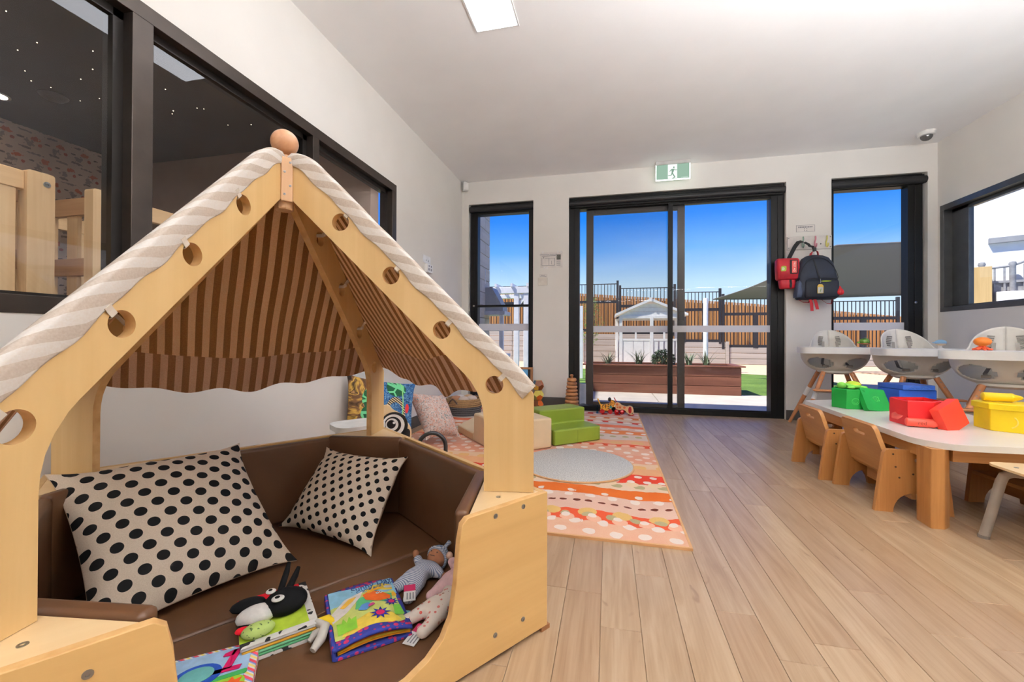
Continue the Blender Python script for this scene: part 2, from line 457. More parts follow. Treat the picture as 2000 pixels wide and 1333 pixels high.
struct(MB().box(sx0, XL-.1, -1.1, -1, 0, 2.4).build('wall_sleeping_room_near', SW))
struct(MB().box(sx0-.1, XL-.1, -1.1, 3.05, -.06, 0).build('floor_sleeping_room', M('grey_vinyl', (150, 140, 130), .5)))
b = MB().box(sx0-.1, XL-.1, -1.1, 3.05, 2.4, 2.5)
b.box(-3.55, -2.0, -.4, 2.58, 2.385, 2.4)
struct(b.build('ceiling_sleeping_room', SCEIL))
b = MB()
for i in range(70): b.box(*(lambda x, y: (x-.002, x+.002, y-.002, y+.002))(random.uniform(-3.5, -2.05), random.uniform(.3, 2.55)), 2.3815, 2.3848)
tag(b.build('star_lights', emit('star', (255, 240, 210), 3.0)), 'tiny fibre-optic star points scattered over the dark sleeping-room ceiling', 'lights', kind='stuff')
t = thing('smoke_detector', 'round smoke detector on the dark ceiling behind the left glass', 'smoke detector', (-3.517, 1.951, 2.4))
MB().lathe([(.07, 0), (.07, -.02), (.05, -.04), (.02, -.045), (0, -.045)], 20).build('body', M('taupe_plastic', (96, 86, 78), .5), t, smooth=40)
MB().lathe([(.052, -.026), (.054, -.034), (.05, -.036)], 20).build('vent_ring', BLK, t, smooth=40)
t = thing('downlight', 'small bright round downlight in the dark sleeping-room ceiling', 'downlight', (-3.9, 1.88, 2.4))
MB().lathe([(.06, 0), (.06, -.006), (.045, -.006), (.045, 0)], 20).build('trim_ring', WHITEP, t)
MB().lathe([(.0449, -.004), (0, -.004)], 20).build('lamp', emit('downlight_lamp', (255, 236, 214), 60), t)
t = thing('downlight', 'second downlight of the sleeping room, out of sight beyond the wall edge', 'downlight', (-3.1, .2, 2.385))
MB().lathe([(.06, 0), (.06, -.006), (.045, -.006), (.045, 0)], 20).build('trim_ring', WHITEP, t)
MB().lathe([(.0449, -.004), (0, -.004)], 20).build('lamp', emit('downlight_lamp_b', (255, 240, 222), 75), t)

t = thing('downlight', 'unseen downlight added above the cots at the glass to brighten them', 'downlight', (-1.93, .95, 2.4))  # lamp added out of view to brighten the cot posts
MB().lathe([(.08, 0), (.08, -.006), (.065, -.006), (.065, 0)], 20).build('trim_ring', WHITEP, t)
MB().lathe([(.0649, -.004), (0, -.004)], 20).build('lamp', emit('cot_fill_lamp', (255, 246, 234), 520), t)

PINE = wood('pine', (240, 210, 166), (222, 184, 136), 'z', .8, .4); PINEY = wood('pine_rail', (236, 204, 160), (214, 176, 130), 'y', .8, .4); PINEX = wood('pine_end_rail', (216, 176, 132), (188, 142, 100), 'x', .8, .4)
def cot(name, y0, y1, x1, lbl):
    x0 = x1-.66; t = thing(name, lbl, 'cot', ((x0+x1)/2, (y0+y1)/2, 0)); cx, cy = (x0+x1)/2, (y0+y1)/2
    for x in (x0, x1-.05):
        for y in (y0, y1-.08):
            p = MB().prism(fillet([(y-cy, 0), (y+.08-cy, 0), (y+.08-cy, 1.442), (y-cy, 1.442)], [0, 0, .012, .012]), x-cx, x+.05-cx, ax='x').build('post', PINE, t, bevel=.003)
            MB().lathe([(.011, 0), (.011, .003), (.004, .004), (.004, .001), (0, .001)], 12, T=Matrix.Translation((x+.05-cx, y+.055-cy, 1.40)) @ Matrix.Rotation(pi/2, 4, 'Y')).build('bolt', STEEL, p)
    for x in (x0+.012, x1-.04):
        for z in (1.365, .62, .18): MB().box(x-cx, x+.026-cx, y0+.08-cy, y1-.08-cy, z, z+.07).build('side_rail', PINEY, t, bevel=.003)
        n = int((y1-y0-.16)/.145)
        for i in range(n):
            y = y0+.08+(i+.7)*(y1-y0-.16)/n
            MB().box(x+.004-cx, x+.02-cx, y-.03-cy, y+.03-cy, .69, 1.365).build('slat', PINE, t)
    for y in (y0+.02, y1-.045):
        for z in (1.34, 1.08, .62, .18): MB().box(x0+.05-cx, x1-.05-cx, y-cy, y+.025-cy, z, z+.075).build('end_rail', PINEX, t, bevel=.003)
        for x in (x0+.17, x0+.33, x0+.47): MB().box(x-cx, x+.06-cx, y+.005-cy, y+.02-cy, .69, 1.34).build('slat', PINE, t)
    MB().box(x0+.05-cx, x1-.05-cx, y0+.05-cy, y1-.05-cy, .7, .82).build('mattress', M(name+'_mattress', (214, 220, 226), .8), t, bevel=.02)
    return t
cot('cot', .0, 1.172, -2.1, 'pine cot behind the left-hand glass, its screwed corner post nearest the window frame edge')
cot('cot', 1.294, 2.42, -2.1, 'pine cot with streaked grain post, seen across the dark mullion behind the left glass')
cot('cot', .5, 1.62, -3.2, 'pine cot standing farther back against the animal wallpaper')

# ---------------------------------------------------------------- windows and sliding door in the back wall
def band(par, x0, x1, z0, z1, y): MB().box(x0, x1, y-.0015, y, z0, z1).build('privacy_band', FILM, par)
def pane(par, x0, x1, z0, z1, y, mat=GLASS): MB().add([(x0, y, z0), (x1, y, z0), (x1, y, z1), (x0, y, z1)], [(0, 1, 2, 3)]).build('glass_pane', mat, par)
b = MB().box(-1.63, -1.542, 4.80, 4.90, 0, 2.43).box(-.914, -.854, 4.80, 4.90, 0, 2.43).box(-1.542, -.914, 4.80, 4.90, 2.313, 2.43).box(-1.542, -.914, 4.80, 4.90, 0, .1)
b.box(-1.585, -1.58, 4.795, 4.80, .1, 2.31)
w2 = struct(b.build('window_2', BLACK, bevel=.003))
MB().box(-1.542, -.914, 4.81, 4.89, 1.197, 1.222).build('mid_rail', BLACK, w2)
MB().lathe([(.012, 0), (.012, .012), (0, .014)], 12, T=Matrix.Translation((-1.585, 4.798, 1.21)) @ Matrix.Rotation(pi/2, 4, 'X')).build('latch_knob', STEEL, w2)
pane(w2, -1.542, -.914, 1.222, 2.313, 4.86); pane(w2, -1.542, -.914, .1, 1.197, 4.86); band(w2, -1.542, -.914, .912, .995, 4.856)
b = MB().box(2.169, 2.208, 4.80, 4.90, 0, 2.43).box(2.835, 2.955, 4.80, 4.90, 0, 2.43).box(2.208, 2.835, 4.80, 4.90, 2.318, 2.43).box(2.208, 2.835, 4.80, 4.90, 0, .06)
b.box(2.885, 2.893, 4.794, 4.80, .06, 2.31)
w3 = struct(b.build('window_3', BLACK, bevel=.003))
MB().lathe([(.012, 0), (.012, .014), (0, .016)], 12, T=Matrix.Translation((2.89, 4.796, 1.18)) @ Matrix.Rotation(pi/2, 4, 'X')).build('latch_knob', STEEL, w3)
pane(w3, 2.208, 2.835, .06, 2.318, 4.86); band(w3, 2.208, 2.835, .912, .99, 4.856)
# sliding door
b = MB().box(-.443, -.325, 4.80, 4.92, 0, 2.43).box(1.64, 1.766, 4.80, 4.92, 0, 2.43).box(-.325, 1.64, 4.80, 4.92, 2.30, 2.43).box(-.325, 1.64, 4.80, 4.92, 0, .055)
b.box(-.385, -.378, 4.795, 4.80, .055, 2.3); b.box(1.70, 1.708, 4.795, 4.80, .055, 2.3)
d1 = struct(b.build('door_1', BLACK, bevel=.003))
b = MB().box(.634, .682, 4.80, 4.845, .055, 2.30).box(.682, 1.64, 4.81, 4.84, 2.285, 2.30).box(.682, 1.64, 4.81, 4.84, .055, .07)
b.build('fixed_sash', BLACK, d1)
DKG = M('dark_grey_sash', (50, 46, 43), .42, .2)
sl = MB().box(-.25, -.17, 4.865, 4.905, .06, 2.30).box(.742, .815, 4.865, 4.905, .06, 2.30).box(-.17, .742, 4.865, 4.905, 2.245, 2.30).box(-.17, .742, 4.865, 4.905, .055, .095).build('sliding_sash', DKG, d1, bevel=.002)
MB().box(.76, .80, 4.845, 4.865, 1.02, 1.12).build('pull_handle', BLK, sl, bevel=.005)
pane(d1, .682, 1.64, .07, 2.285, 4.825); pane(d1, -.17, .742, .095, 2.245, 4.885, GLASSD)
band(d1, .682, 1.64, .893, .965, 4.822); band(d1, -.17, .742, .893, .965, 4.882)
# roller blinds rolled up in their cassettes
def blind(x0, x1, z0, z1, lbl):
    t = thing('roller_blind', lbl, 'blind', ((x0+x1)/2, 4.79, z0)); h = (x1-x0)/2
    MB().box(-h+.012, h-.012, -.02, .03, .0, z1-z0).build('cassette', BLACK, t, bevel=.008)
    MB().lathe([(.036, -h), (.036, h)], 16, T=Matrix.Translation((0, -.008, (z1-z0)*.45)) @ Matrix.Rotation(pi/2, 4, 'Y')).build('rolled_fabric', BLK, t, smooth=40)
blind(-1.635, -.856, 2.335, 2.415, 'black roller blind rolled up above the narrow left window')
blind(-.44, 1.762, 2.31, 2.42, 'long black roller blind rolled up above the glass sliding door')
blind(2.171, 2.968, 2.325, 2.415, 'black roller blind rolled up above the right window')
# right-hand wall window
b = MB(); xa, xb = XR-.004, XR+.08
b.box(xa, xb, 2.3, 4.728, 2.03, 2.0808).box(xa, xb, 2.3, 4.728, 1.0816, 1.125).box(xa, xb, 4.68, 4.728, 1.125, 2.03).box(xa, xb, 2.3, 2.35, 1.125, 2.03)
b.box(XR+.06, XR+.1, 4.50, 4.68, 1.125, 2.03).box(XR+.06, XR+.1, 2.35, 4.68, 1.125, 1.14).box(XR+.06, XR+.1, 2.35, 4.68, 2.0, 2.03)
w4 = struct(b.build('window_4', GREYF, bevel=.002))
MB().add([(XR+.07, 2.35, 1.125), (XR+.07, 4.68, 1.125), (XR+.07, 4.68, 2.03), (XR+.07, 2.35, 2.03)], [(0, 1, 2, 3)]).build('glass_pane', GLASS, w4)

# ---------------------------------------------------------------- outdoors
CONC = M('patio_concrete', (196, 189, 178), .8, nz=.05, sc=4, bump=.1)
m = MT('artificial_turf', .9); v = m.coord(); f = m.noise(v, 60, 4); g = m.noise(v, 2.2, 3)
m.out(m.ramp(f*.6+g*.4, ((.32, (62, 92, 30)), (.5, (98, 130, 46)), (.7, (128, 158, 66))))); m.bump(f, .8, .01); TURF = m.m
SAND = M('sand_path', (226, 196, 160), .95, nz=.1, sc=20, bump=.3); MULCH = M('bark_mulch', (172, 146, 122), .95, nz=.35, sc=14, bump=.6)
SLEEP = wood('concrete_sleeper', (196, 188, 178), (166, 158, 148), 'x', .35, .85, rnd=5)
yard = struct(MB().box(-12, 16, 4.96, 40, -.2, -.06).build('ground_yard', SAND))
pt = MB().box(-8, .66, 4.93, 6.95, -.06, -.03).build('patio_slab', CONC, yard); struct(pt)
struct(MB().box(.672, 9, 4.93, 6.95, -.06, -.03).build('patio_slab', CONC, yard))
b = MB()
b.prism([(-8, 6.955), (4.5, 6.955), (4.4, 9.6), (3.8, 10.9), (2.2, 11.8), (-8, 12.4)], -.06, -.03, ax='z')
tag(b.build('turf', TURF), 'green artificial turf beyond the concrete patio', 'turf', kind='stuff')
struct(MB().prism([(7.6, 10.6), (13, 10.2), (14, 13.2), (9, 13.8), (6.2, 13.0)], -.06, -.035, ax='z').build('mulch_bed', MULCH, yard))
# retaining wall of concrete sleepers, stepping down to the right
ret = thing('retaining_wall', 'grey stepped retaining wall of long concrete sleepers below the fences', 'retaining wall', (1, 15.9, -.06))
for x0, x1, zt in ((-9, -1.0, 1.12), (-.9, 2.0, 1.0), (2.1, 4.0, .72), (4.12, 7.0, .54), (7.1, 13, .36)):
    n = max(2, round((zt+.06)/.2)); h = (zt+.06)/n
    for i in range(n):
        L = x1-x0; nb = max(1, round(L/2.4))
        for j in range(nb):
            MB().box(x0-1+j*L/nb+.006, x0-1+(j+1)*L/nb-.006, -.05, .05, i*h+.006, (i+1)*h-.006).build('sleeper', SLEEP, ret, bevel=.008, seg=1)
    MB().box(x1-1-.0, x1-1+.1, -.09, .05, 0, zt+.08).build('post', SLEEP, ret)
struct(MB().box(-12, 15, 15.96, 40, -.06, .30).build('ground_upper_terrace', SAND))
# batten fence
BAT = wood('cedar_batten', (226, 170, 108), (190, 128, 72), 'z', .5, .7, rnd=8)
bf = thing('batten_fence', 'long cedar batten fence running behind the black picket fence', 'fence', (1, 16.5, .3))
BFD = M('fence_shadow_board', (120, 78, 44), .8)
def ztop(x): return 2.52 - .078*(x+1) if x < 5 else 2.05-.108*(x-5)
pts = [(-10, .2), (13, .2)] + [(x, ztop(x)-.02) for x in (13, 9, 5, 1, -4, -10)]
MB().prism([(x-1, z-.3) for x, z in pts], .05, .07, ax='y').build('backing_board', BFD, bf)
PITCH_B = .094; x = -5.4
while x < 10.6:
    zt = ztop(x)*1.03
    MB().box(-.036, .036, -.014, .014, 0, zt-.3).build('batten', BAT, bf, loc=(x-1, .02, 0)); x += PITCH_B
# black picket fence in stepped sections
FBK = M('black_fence_metal', (50, 50, 54), .45, .3)
pick = MB().box(-.011, .011, -.011, .011, 0, 1).mesh('picket', FBK)
def fence(x0, x1, z0, zr, zt, lbl, mid):
    t = thing('picket_fence', lbl, 'fence', ((x0+x1)/2, 15.88, 0), group='black picket fence sections'); cx = (x0+x1)/2
    for x in (x0, x1): MB().box(x-cx-.04, x-cx+.04, -.04, .04, z0-.1, zt+.12).build('post', FBK, t)
    for i, z in enumerate((z0, zr, zt)): MB().box(x0-cx, x1-cx, -.02, .02, z-(.05 if i < 2 else .015), z+(.05 if i < 2 else .015)).build('rail', FBK, t)
    for x in mid: MB().box(x-cx-.08, x-cx+.08, -.03, .03, z0-.1, zr).build('support_post', FBK, t)
    n = round((x1-x0)/.118)
    for i in range(1, n):
        o = bpy.data.objects.new('picket', pick); COL.objects.link(o); o.parent = t; o.location = (x0-cx+(x1-x0)*i/n, 0, z0); o.scale = (1, 1, zt-z0)
fence(-4.9, .33, 1.14, 2.2, 2.86, 'black picket fence section at the left, behind the small green tree', (-3, -1.2))
fence(.42, 2.32, 1.02, 2.03, 2.68, 'black picket fence section rising behind the white playhouse roof', ())
fence(2.42, 3.82, .76, 1.87, 2.49, 'black picket fence section behind the tall white pole', (2.62,))
fence(3.92, 6.9, .58, 1.70, 2.29, 'black picket fence section under the grey shade sail', (4.95,))
fence(7.0, 9.1, .4, 1.53, 2.09, 'black picket fence section seen in the right window', (8.15,))
# white playhouse
PW_ = M('white_playhouse_paint', (238, 238, 236), .6, nz=.03); 
t = thing('playhouse', 'white timber playhouse with gabled roof behind the planter', 'playhouse', (1.22, 13.4, -.03))
def bp(nm, *a): return MB().box(*a).build(nm, PW_, t)
for x in (-.9, -.02, .82): bp('post', x, x+.09, -.55, -.46, 0, 1.5)
bp('post', -1.0, -.9, .5, .6, 0, 1.5); bp('post', .82, .91, .5, .6, 0, 1.5)
for x0, x1 in ((-.81, -.5), (-.5, -.2), (-.2, -.02)): bp('wall_board', x0+.008, x1-.008, -.53, -.50, .05, .8)
for i in range(5): bp('gate_slat', .1+i*.15, .2+i*.15, -.53, -.50, .12, .8)
bp('rail', -.9, .9, -.54, -.50, .8, .86); bp('rail', -.9, .9, -.54, -.48, 1.46, 1.54); bp('rail', -.45, -.40, -.54, -.5, .86, 1.1); bp('rail', .35, .40, -.54, -.5, .86, 1.1); bp('rail', -.81, .82, -.54, -.5, 1.08, 1.14)
bp('side_wall', -.98, -.94, -.5, .55, 0, .8); bp('side_wall', .86, .9, -.5, .55, 0, .8); bp('back_wall', -.9, .9, .52, .56, 0, .8); bp('back_rail', -.9, .9, .52, .56, 1.44, 1.54)
for z, q in ((1.54, .80), (1.66, .55), (1.78, .28)): MB().prism([(-q-.12, z), (q+.12, z), (q-.12, z+.115), (-q+.12, z+.115)], -.52, -.49).build('gable_board', PW_, t)
for sgn in (-1, 1):
    MB().prism([(0, 1.97), (sgn*1.02, 1.53), (sgn*1.02, 1.60), (0, 2.05)], -.62, .66).build('roof_panel', PW_, t)
MB().box(-.03, .03, -.64, -.6, 1.95, 2.07).build('ridge_cap', PW_, t)
o = MB().box(.02, .5, -.8, -.62, 0, .33).build('sand_box', M('tan_box', (206, 174, 130), .8), loc=(1.25, 13.25, -.03), bevel=.01)
tag(o, 'tan wooden box in front of the white playhouse gate', 'box')
# planter with its plants
PLW = wood('merbau', (150, 100, 78), (106, 64, 50), 'x', .6, .55)
t = thing('planter_box', 'long reddish timber planter box on the patio outside the door', 'planter', (.80, 7.1, -.03)); pl = t
for i in range(3): MB().box(-1.16, 1.14, -.27, -.23, i*.142, i*.142+.134).build('front_board', PLW, t, bevel=.003)
for x in (-1.16, 1.11):
    for i in range(3): MB().box(x, x+.03, -.23, .33, i*.142, i*.142+.139).build('side_board', PLW, t, bevel=.003)
MB().box(-1.16, 1.14, .33, .36, 0, .425).build('back_board', PLW, t); MB().box(-1.13, 1.11, -.23, .33, .3, .36).build('soil', M('potting_soil', (92, 72, 56), .95, nz=.3, sc=30), t)
b = MB()
for q in ((-1.2, 1.19, -.31, -.21), (-1.2, 1.19, .31, .4), (-1.2, -1.10, -.21, .31), (1.09, 1.19, -.21, .31)): b.box(*q, .425, .447)
b.build('capping', PLW, t, bevel=.003)
LEAF = M('strap_leaf', (104, 122, 92), .5, nz=.25, sc=30); LEAFB = M('bush_leaf', (62, 80, 54), .45, nz=.3, sc=30); LEAFT = M('tree_leaf', (138, 166, 84), .6, nz=.3, sc=20)
def blade(b, p0, az, ln, lean, w=.012, m=0):
    pts = []
    for k in range(6):
        q = k/5; r = ln*(lean*q*q); z = ln*(q-.35*lean*q*q); pts.append(Vector(p0)+Vector((cos(az)*r, sin(az)*r, z)))
    wv = Vector((-sin(az), cos(az), 0)); vs = []; 
    for k, p in enumerate(pts): a = w*(1-(k/5)**2)+.0006; vs += [p-wv*a, p+wv*a]
    b.add(vs, [(2*k, 2*k+1, 2*k+3, 2*k+2) for k in range(5)], m)
for i, (x, y, s, nn, l) in enumerate(((-.02, 7.05, .30, 30, 'grey-green strappy plant leftmost in the timber planter'), (.48, 7.05, .36, 26, 'strappy plant with long arching leaves in front of the playhouse'),
                                   (1.26, 7.1, .30, 24, 'strappy plant just behind the sliding door stile'), (1.50, 7.0, .34, 26, 'strappy green plant near the right end of the planter'))):
    t = thing('strappy_plant', l, 'plant', (x, y, .33), group='strappy plants in the planter'); b = MB()
    for k in range(nn): blade(b, (random.uniform(-.04, .04), random.uniform(-.04, .04), 0), random.uniform(0, 2*pi), s*random.uniform(.7, 1.15), random.uniform(.15, .75))
    o = b.build('leaves', LEAF, t); o['kind'] = 'stuff'
    MB().ell((0, 0, .01), (.04, .04, .035), 10).build('crown', LEAF, t)
t = thing('bush', 'dark leafy round bush in the timber planter before the playhouse door', 'bush', (.86, 7.05, .33)); b = MB()
for k in range(620):
    a, q = random.uniform(0, 2*pi), math.acos(random.uniform(-.5, 1)); r = random.uniform(.6, 1); c = Vector((sin(q)*cos(a)*.165*r, sin(q)*sin(a)*.165*r, .15+cos(q)*.16*r))
    T = Matrix.Translation(c) @ Euler((random.uniform(-1, 1), random.uniform(-1, 1), a)).to_matrix().to_4x4()
    b.add([(0, 0, 0), (.022, -.015, .003), (.050, 0, 0), (.022, .015, .003)], [(0, 1, 2, 3)], 0, T)
b.build('foliage', LEAFB, t)['kind'] = 'stuff'
b = MB()
for k in range(9): b.tube([(0, 0, 0), (random.uniform(-.05, .05), random.uniform(-.05, .05), .1), (random.uniform(-.12, .12), random.uniform(-.12, .12), .24)], [.006, .005, .002], 6)
b.build('stems', M('bush_stem', (84, 62, 44), .8), t)
t = thing('small_tree', 'slender light green tree in front of the cedar fence', 'tree', (-.55, 13.2, -.03)); b = MB(); tr = MB()
tr.tube([(0, 0, 0), (.03, 0, .8), (0, 0, 1.4), (.05, 0, 2.0)], [.03, .025, .018, .008], 8)
for k in range(520):
    a = random.uniform(0, 2*pi); z = random.uniform(.7, 2.15); r = random.uniform(.05, 1)*.45*(1-abs(z-1.4)/1.1); c = Vector((cos(a)*r, sin(a)*r, z))
    T = Matrix.Translation(c) @ Euler((random.uniform(-1.2, 1.2), random.uniform(-1.2, 1.2), a)).to_matrix().to_4x4(); b.add([(0, 0, 0), (.03, -.014, 0), (.08, 0, -.01), (.03, .014, 0)], [(0, 1, 2, 3)], 0, T)
for k in range(12):
    a = random.uniform(0, 2*pi); z = random.uniform(.7, 1.7); tr.tube([(.02, 0, z), (cos(a)*.2, sin(a)*.2, z+.2), (cos(a)*.32, sin(a)*.32, z+.3)], [.008, .006, .002], 5)
b.build('foliage', LEAFT, t)['kind'] = 'stuff'; tr.build('trunk', M('tree_bark', (120, 100, 80), .9), t)
# shade sail, white pole
SAIL = cloth_thin('shade_cloth', (150, 146, 144), .5)
t = thing('shade_sail', 'big dark grey shade sail stretched over the right of the yard', 'shade sail', (3.6, 8.4, 1.6))
P0, P1, P2, P3 = Vector((2.155, 9.5, 1.66)), Vector((3.43, 7.5, 2.30)), Vector((5.4, 7.2, 2.25)), Vector((5.6, 8.6, 1.62))
def sail(a, c):
    q = P0.lerp(P1, a) if True else 0
    if a < .45: top = P0.lerp(P1, a/.45); top.z -= .10*sin(pi*a/.45)
    else: top = P1.lerp(P2, (a-.45)/.55)
    bot = P0.lerp(P3, a); bot.z -= .02*sin(pi*a); p = bot.lerp(top, c); p.y += .25*sin(pi*c)*sin(pi*a); return p - Vector((3.6, 8.4, 1.6))
b = MB().grid(sail, 30, 10); o = b.build('canopy', SAIL, t, smooth=60); sm = o.modifiers.new('thick', 'SOLIDIFY'); sm.thickness = .006
b = MB()
b.tube([sail(i/30, 0) for i in range(31)], .012, 6); b.tube([sail(i/30, 1) for i in range(31)], .012, 6); b.build('edge_rope', SAIL, t)
t = thing('sail_pole', 'tall white pole standing in front of the fence', 'pole', (2.43, 11.5, -.03))
MB().lathe([(.085, 0), (.085, .02), (.06, .03), (.06, 1.88), (.05, 1.9), (0, 1.9)], 16).build('pole', WHITEP, t, smooth=40)
MB().box(-.1, .1, -.1, .1, 0, .02).build('base_plate', WHITEP, t)
# block wall, pergola and mud kitchen seen in the narrow left window
BLKM = wood('limestone_block', (214, 203, 188), (190, 178, 162), 'y', .3, .85, rnd=6)
bw = thing('block_wall', 'pale limestone block wall beside the narrow left window', 'wall', (-2.0, 5.8, -.06))
for r in range(15):
    y = -.85 - (.2 if r % 2 else 0)
    while y < .78:
        y0, y1 = max(y, -.83), min(y+.4, .8); y += .4
        if y1-y0 > .03: MB().box(-.09, .09, y0+.004, y1-.004, r*.2+.004, r*.2+.196).build('block', BLKM, bw, bevel=.004, seg=1)
MB().box(-.075, .075, -.83, .8, 0, 3.0).build('mortar', M('mortar', (170, 160, 148), .9), bw)
PGW = M('pergola_white', (232, 233, 234), .55, nz=.03)
t = thing('pergola', 'white post and beam pergola frame seen through the narrow left window', 'pergola', (-1.55, 7.5, -.03))
for x in (-.10, .08): MB().box(x-.045, x+.045, -.045, .045, 0, 1.7).build('post', PGW, t, bevel=.006)
MB().box(-.55, .5, -.06, .06, 1.68, 1.80).build('beam', PGW, t, bevel=.006); MB().box(-.55, .5, .5, .6, 1.64, 1.72).build('beam', PGW, t, bevel=.006)
for i in range(4): MB().box(-.5+i*.3, -.46+i*.3, -.1, .7, 1.80, 1.86).build('rafter', PGW, t)
for x in (-.10, .08): MB().prism([(x, 1.45), (x+.05, 1.45), (x+.22, 1.66), (x+.15, 1.68)], -.02, .02).build('brace', PGW, t)
t = thing('mud_kitchen', 'grey outdoor cooking hood in front of the block wall', 'outdoor kitchen', (-1.78, 6.5, -.03))
MB().prism([(-.35, 1.28), (.16, 1.28), (.16, 1.34), (-.02, 1.66), (-.35, 1.66)], -.16, .16).build('hood', M('grey_metal_hood', (158, 160, 162), .5), t, bevel=.004)
MB().box(-.35, .2, -.2, .2, 1.22, 1.28).build('hood_rim', M('hood_rim_grey', (200, 201, 202), .5), t, bevel=.006)
for x in (-.33, .1): MB().box(x, x+.06, -.15, -.09, 0, 1.22).build('leg', PGW, t)
MB().box(-.35, .2, -.2, .2, .55, .6).build('shelf', PGW, t)
MB().box(-.2, -.12, -.165, -.16, 1.72, 1.95).build('notice', WHITE, t); MB().box(-.17, -.15, -.16, .1, 1.6, 1.95).build('flue', PGW, t)
o = MB().box(-.09, .09, -.02, .02, 0, 1.55).build('white_screen', PGW, bevel=.005, loc=(-.62, 9.0, -.03)); tag(o, 'white upright panel at the left edge of the glass door view', 'panel')
t = thing('floor_sign', 'low white floor sign outside behind the ring stacker', 'sign', (-.30, 5.15, -.03))
MB().box(-.045, .045, -.01, .01, 0, .30).build('board', WHITE, t, bevel=.002)
for x in (-.01, .008, .024): MB().prism(circ(x, .05, .008, 12), -.011, -.0101).build('logo_mark', BLK, t)
# neighbouring veranda seen through the right-hand window
VA = atan2(-.51, .86)
t = thing('veranda_wall', 'white rendered veranda wall outside the right-hand window', 'wall', (4.74, 7.17, -.06), VA)
MB().box(0, 4.2, .02, .17, 0, 3.9).build('render', M('white_render', (236, 237, 238), .8, nz=.02), t)
MB().box(.36, 4.2, -.05, .02, 2.19, 2.26).build('beam', M('grey_beam', (150, 151, 153), .6), t)
MB().box(0, .12, -.03, .02, 0, 3.9).build('corner_trim', M('grey_trim', (168, 168, 168), .6), t)
GFC = M('grey_fence_board', (150, 151, 154), .8, nz=.12, sc=20)
t = thing('veranda_fence', 'grey veranda fence with round-headed posts beyond the right-hand window', 'fence', (4.70, 7.08, -.06), VA)
for i, (x, h) in enumerate(((.16, 1.80), (.28, 1.88), (.55, 1.86), (1.4, 2.05), (2.3, 2.05))): MB().lathe([(.03, 0), (.03, h), (.038, h+.02), (.03, h+.05), (0, h+.06)], 14, T=Matrix.Translation((x, 0, 0))).build('post', GFC, t, smooth=40)
MB().tube([(.28, 0, 1.84), (.55, 0, 1.86), (.75, 0, 1.95), (.95, 0, 2.04), (1.2, 0, 2.06), (2.6, 0, 2.06)], .014, 8).build('rail', GFC, t, smooth=50)
MB().box(.2, 2.6, -.01, .01, 1.64, 1.67).build('rail', GFC, t)
for i in range(27): MB().box(.3+i*.085, .32+i*.085, -.006, .006, 1.0, min(2.05, 1.84+max(0, i*.085-.25)*.42)).build('picket', GFC, t)
MB().box(.1, 2.6, .02, .05, .2, 1.66).build('board', GFC, t)
MB().box(.4, 2.6, -.10, .012, 1.20, 1.52).build('ledge', WHITEP, t, bevel=.01)
o = MB().box(-.02, .36, -.14, -.11, 0, 1.86).build('timber_screen', wood('tan_screen', (214, 184, 128), (190, 158, 104), 'z', .8, .6), loc=(4.70, 7.08, -.06), rot=(0, 0, VA), bevel=.004); tag(o, 'tan timber screen at the corner outside the right-hand window', 'screen')

# ---------------------------------------------------------------- play den
DA = .9316; DC = Vector((-.942, 1.051, 0)); EX = Vector((cos(DA), sin(DA), 0)); EY = Vector((-sin(DA), cos(DA), 0))
def W(l): return DC + EX*l[0] + EY*l[1] + Vector((0, 0, l[2] if len(l) > 2 else 0))
PLY = wood('birch_ply', (228, 194, 138), (212, 174, 116), 'z', .55, .36, contrast=.9, coat=.15); PLYX = wood('birch_ply_panel', (224, 184, 120), (206, 162, 100), 'x', .5, .36, contrast=.9, coat=.15)
PLYF = wood('birch_ply_pale', (238, 208, 160), (226, 192, 142), 'x', .5, .36, contrast=.8)
m = MT('ply_edge', .5); m.out(m.ramp(m.noise(m.coord(), 30, 3), ((.3, (206, 156, 96)), (.7, (228, 186, 126))))); EDGE = m.m
m = MT('brown_vinyl', .42, spec=.4); v = m.coord(); m.out(m.ramp(m.noise(v, 6, 3), ((.3, (84, 55, 34)), (.7, (94, 63, 40))))); m.bump(m.noise(v, 180, 3), .06, .001); VINYL = m.m
den = thing('play_den', 'wooden play den with brown padded base and striped canopy roof', 'play den', tuple(DC), DA)
HB = .386; A = .555
# front panel with its U-shaped opening
fp = [(-A, .012), (A, .012), (A, HB)] + [(A-.265-.0, HB)]
cut = [(A-.27, HB), (A-.285, HB-.012), (A-.293, HB-.05), (A-.302, .24), (A-.315, .165), (A-.338, .125), (A-.375, .095), (A-.425, .075), (A-.50, .064)]
fp = [(-A, .012), (A, .012), (A, HB), (A-.235, HB)] + cut + [(-x, z) for x, z in reversed(cut)] + [(-A+.235, HB), (-A, HB)]
MB().prism(fp, -A, -A+.018, m=0, me=1).build('front_panel', [PLYX, EDGE], den, bevel=.002)
MB().box(A-.018, A, -A+.018, A, .012, HB).build('side_panel', [PLYX], den, bevel=.002)
MB().box(-A, -A+.018, -A+.018, A, .012, HB).build('side_panel', [PLYX], den, bevel=.002)
MB().box(-A+.018, A-.018, A-.018, A, .012, HB).build('back_panel', [PLYX], den, bevel=.002)
for sx, sy in ((1, 1), (-1, 1), (1, -1), (-1, -1)):
    q = A-.018
    MB().prism([(sx*q, sy*q), (sx*(q-.235), sy*q), (sx*q, sy*(q-.235))], HB-.016, HB-.001, ax='z').build('corner_shelf', PLYF, den)
    MB().box(sx*A-.016-.006*(sx > 0), sx*A+.016-.006*(sx > 0), sy*A-.012+.012*(sy < 0), sy*A+.012, 0, .012).build('foot', M('brown_foot', (150, 100, 60), .6), den)
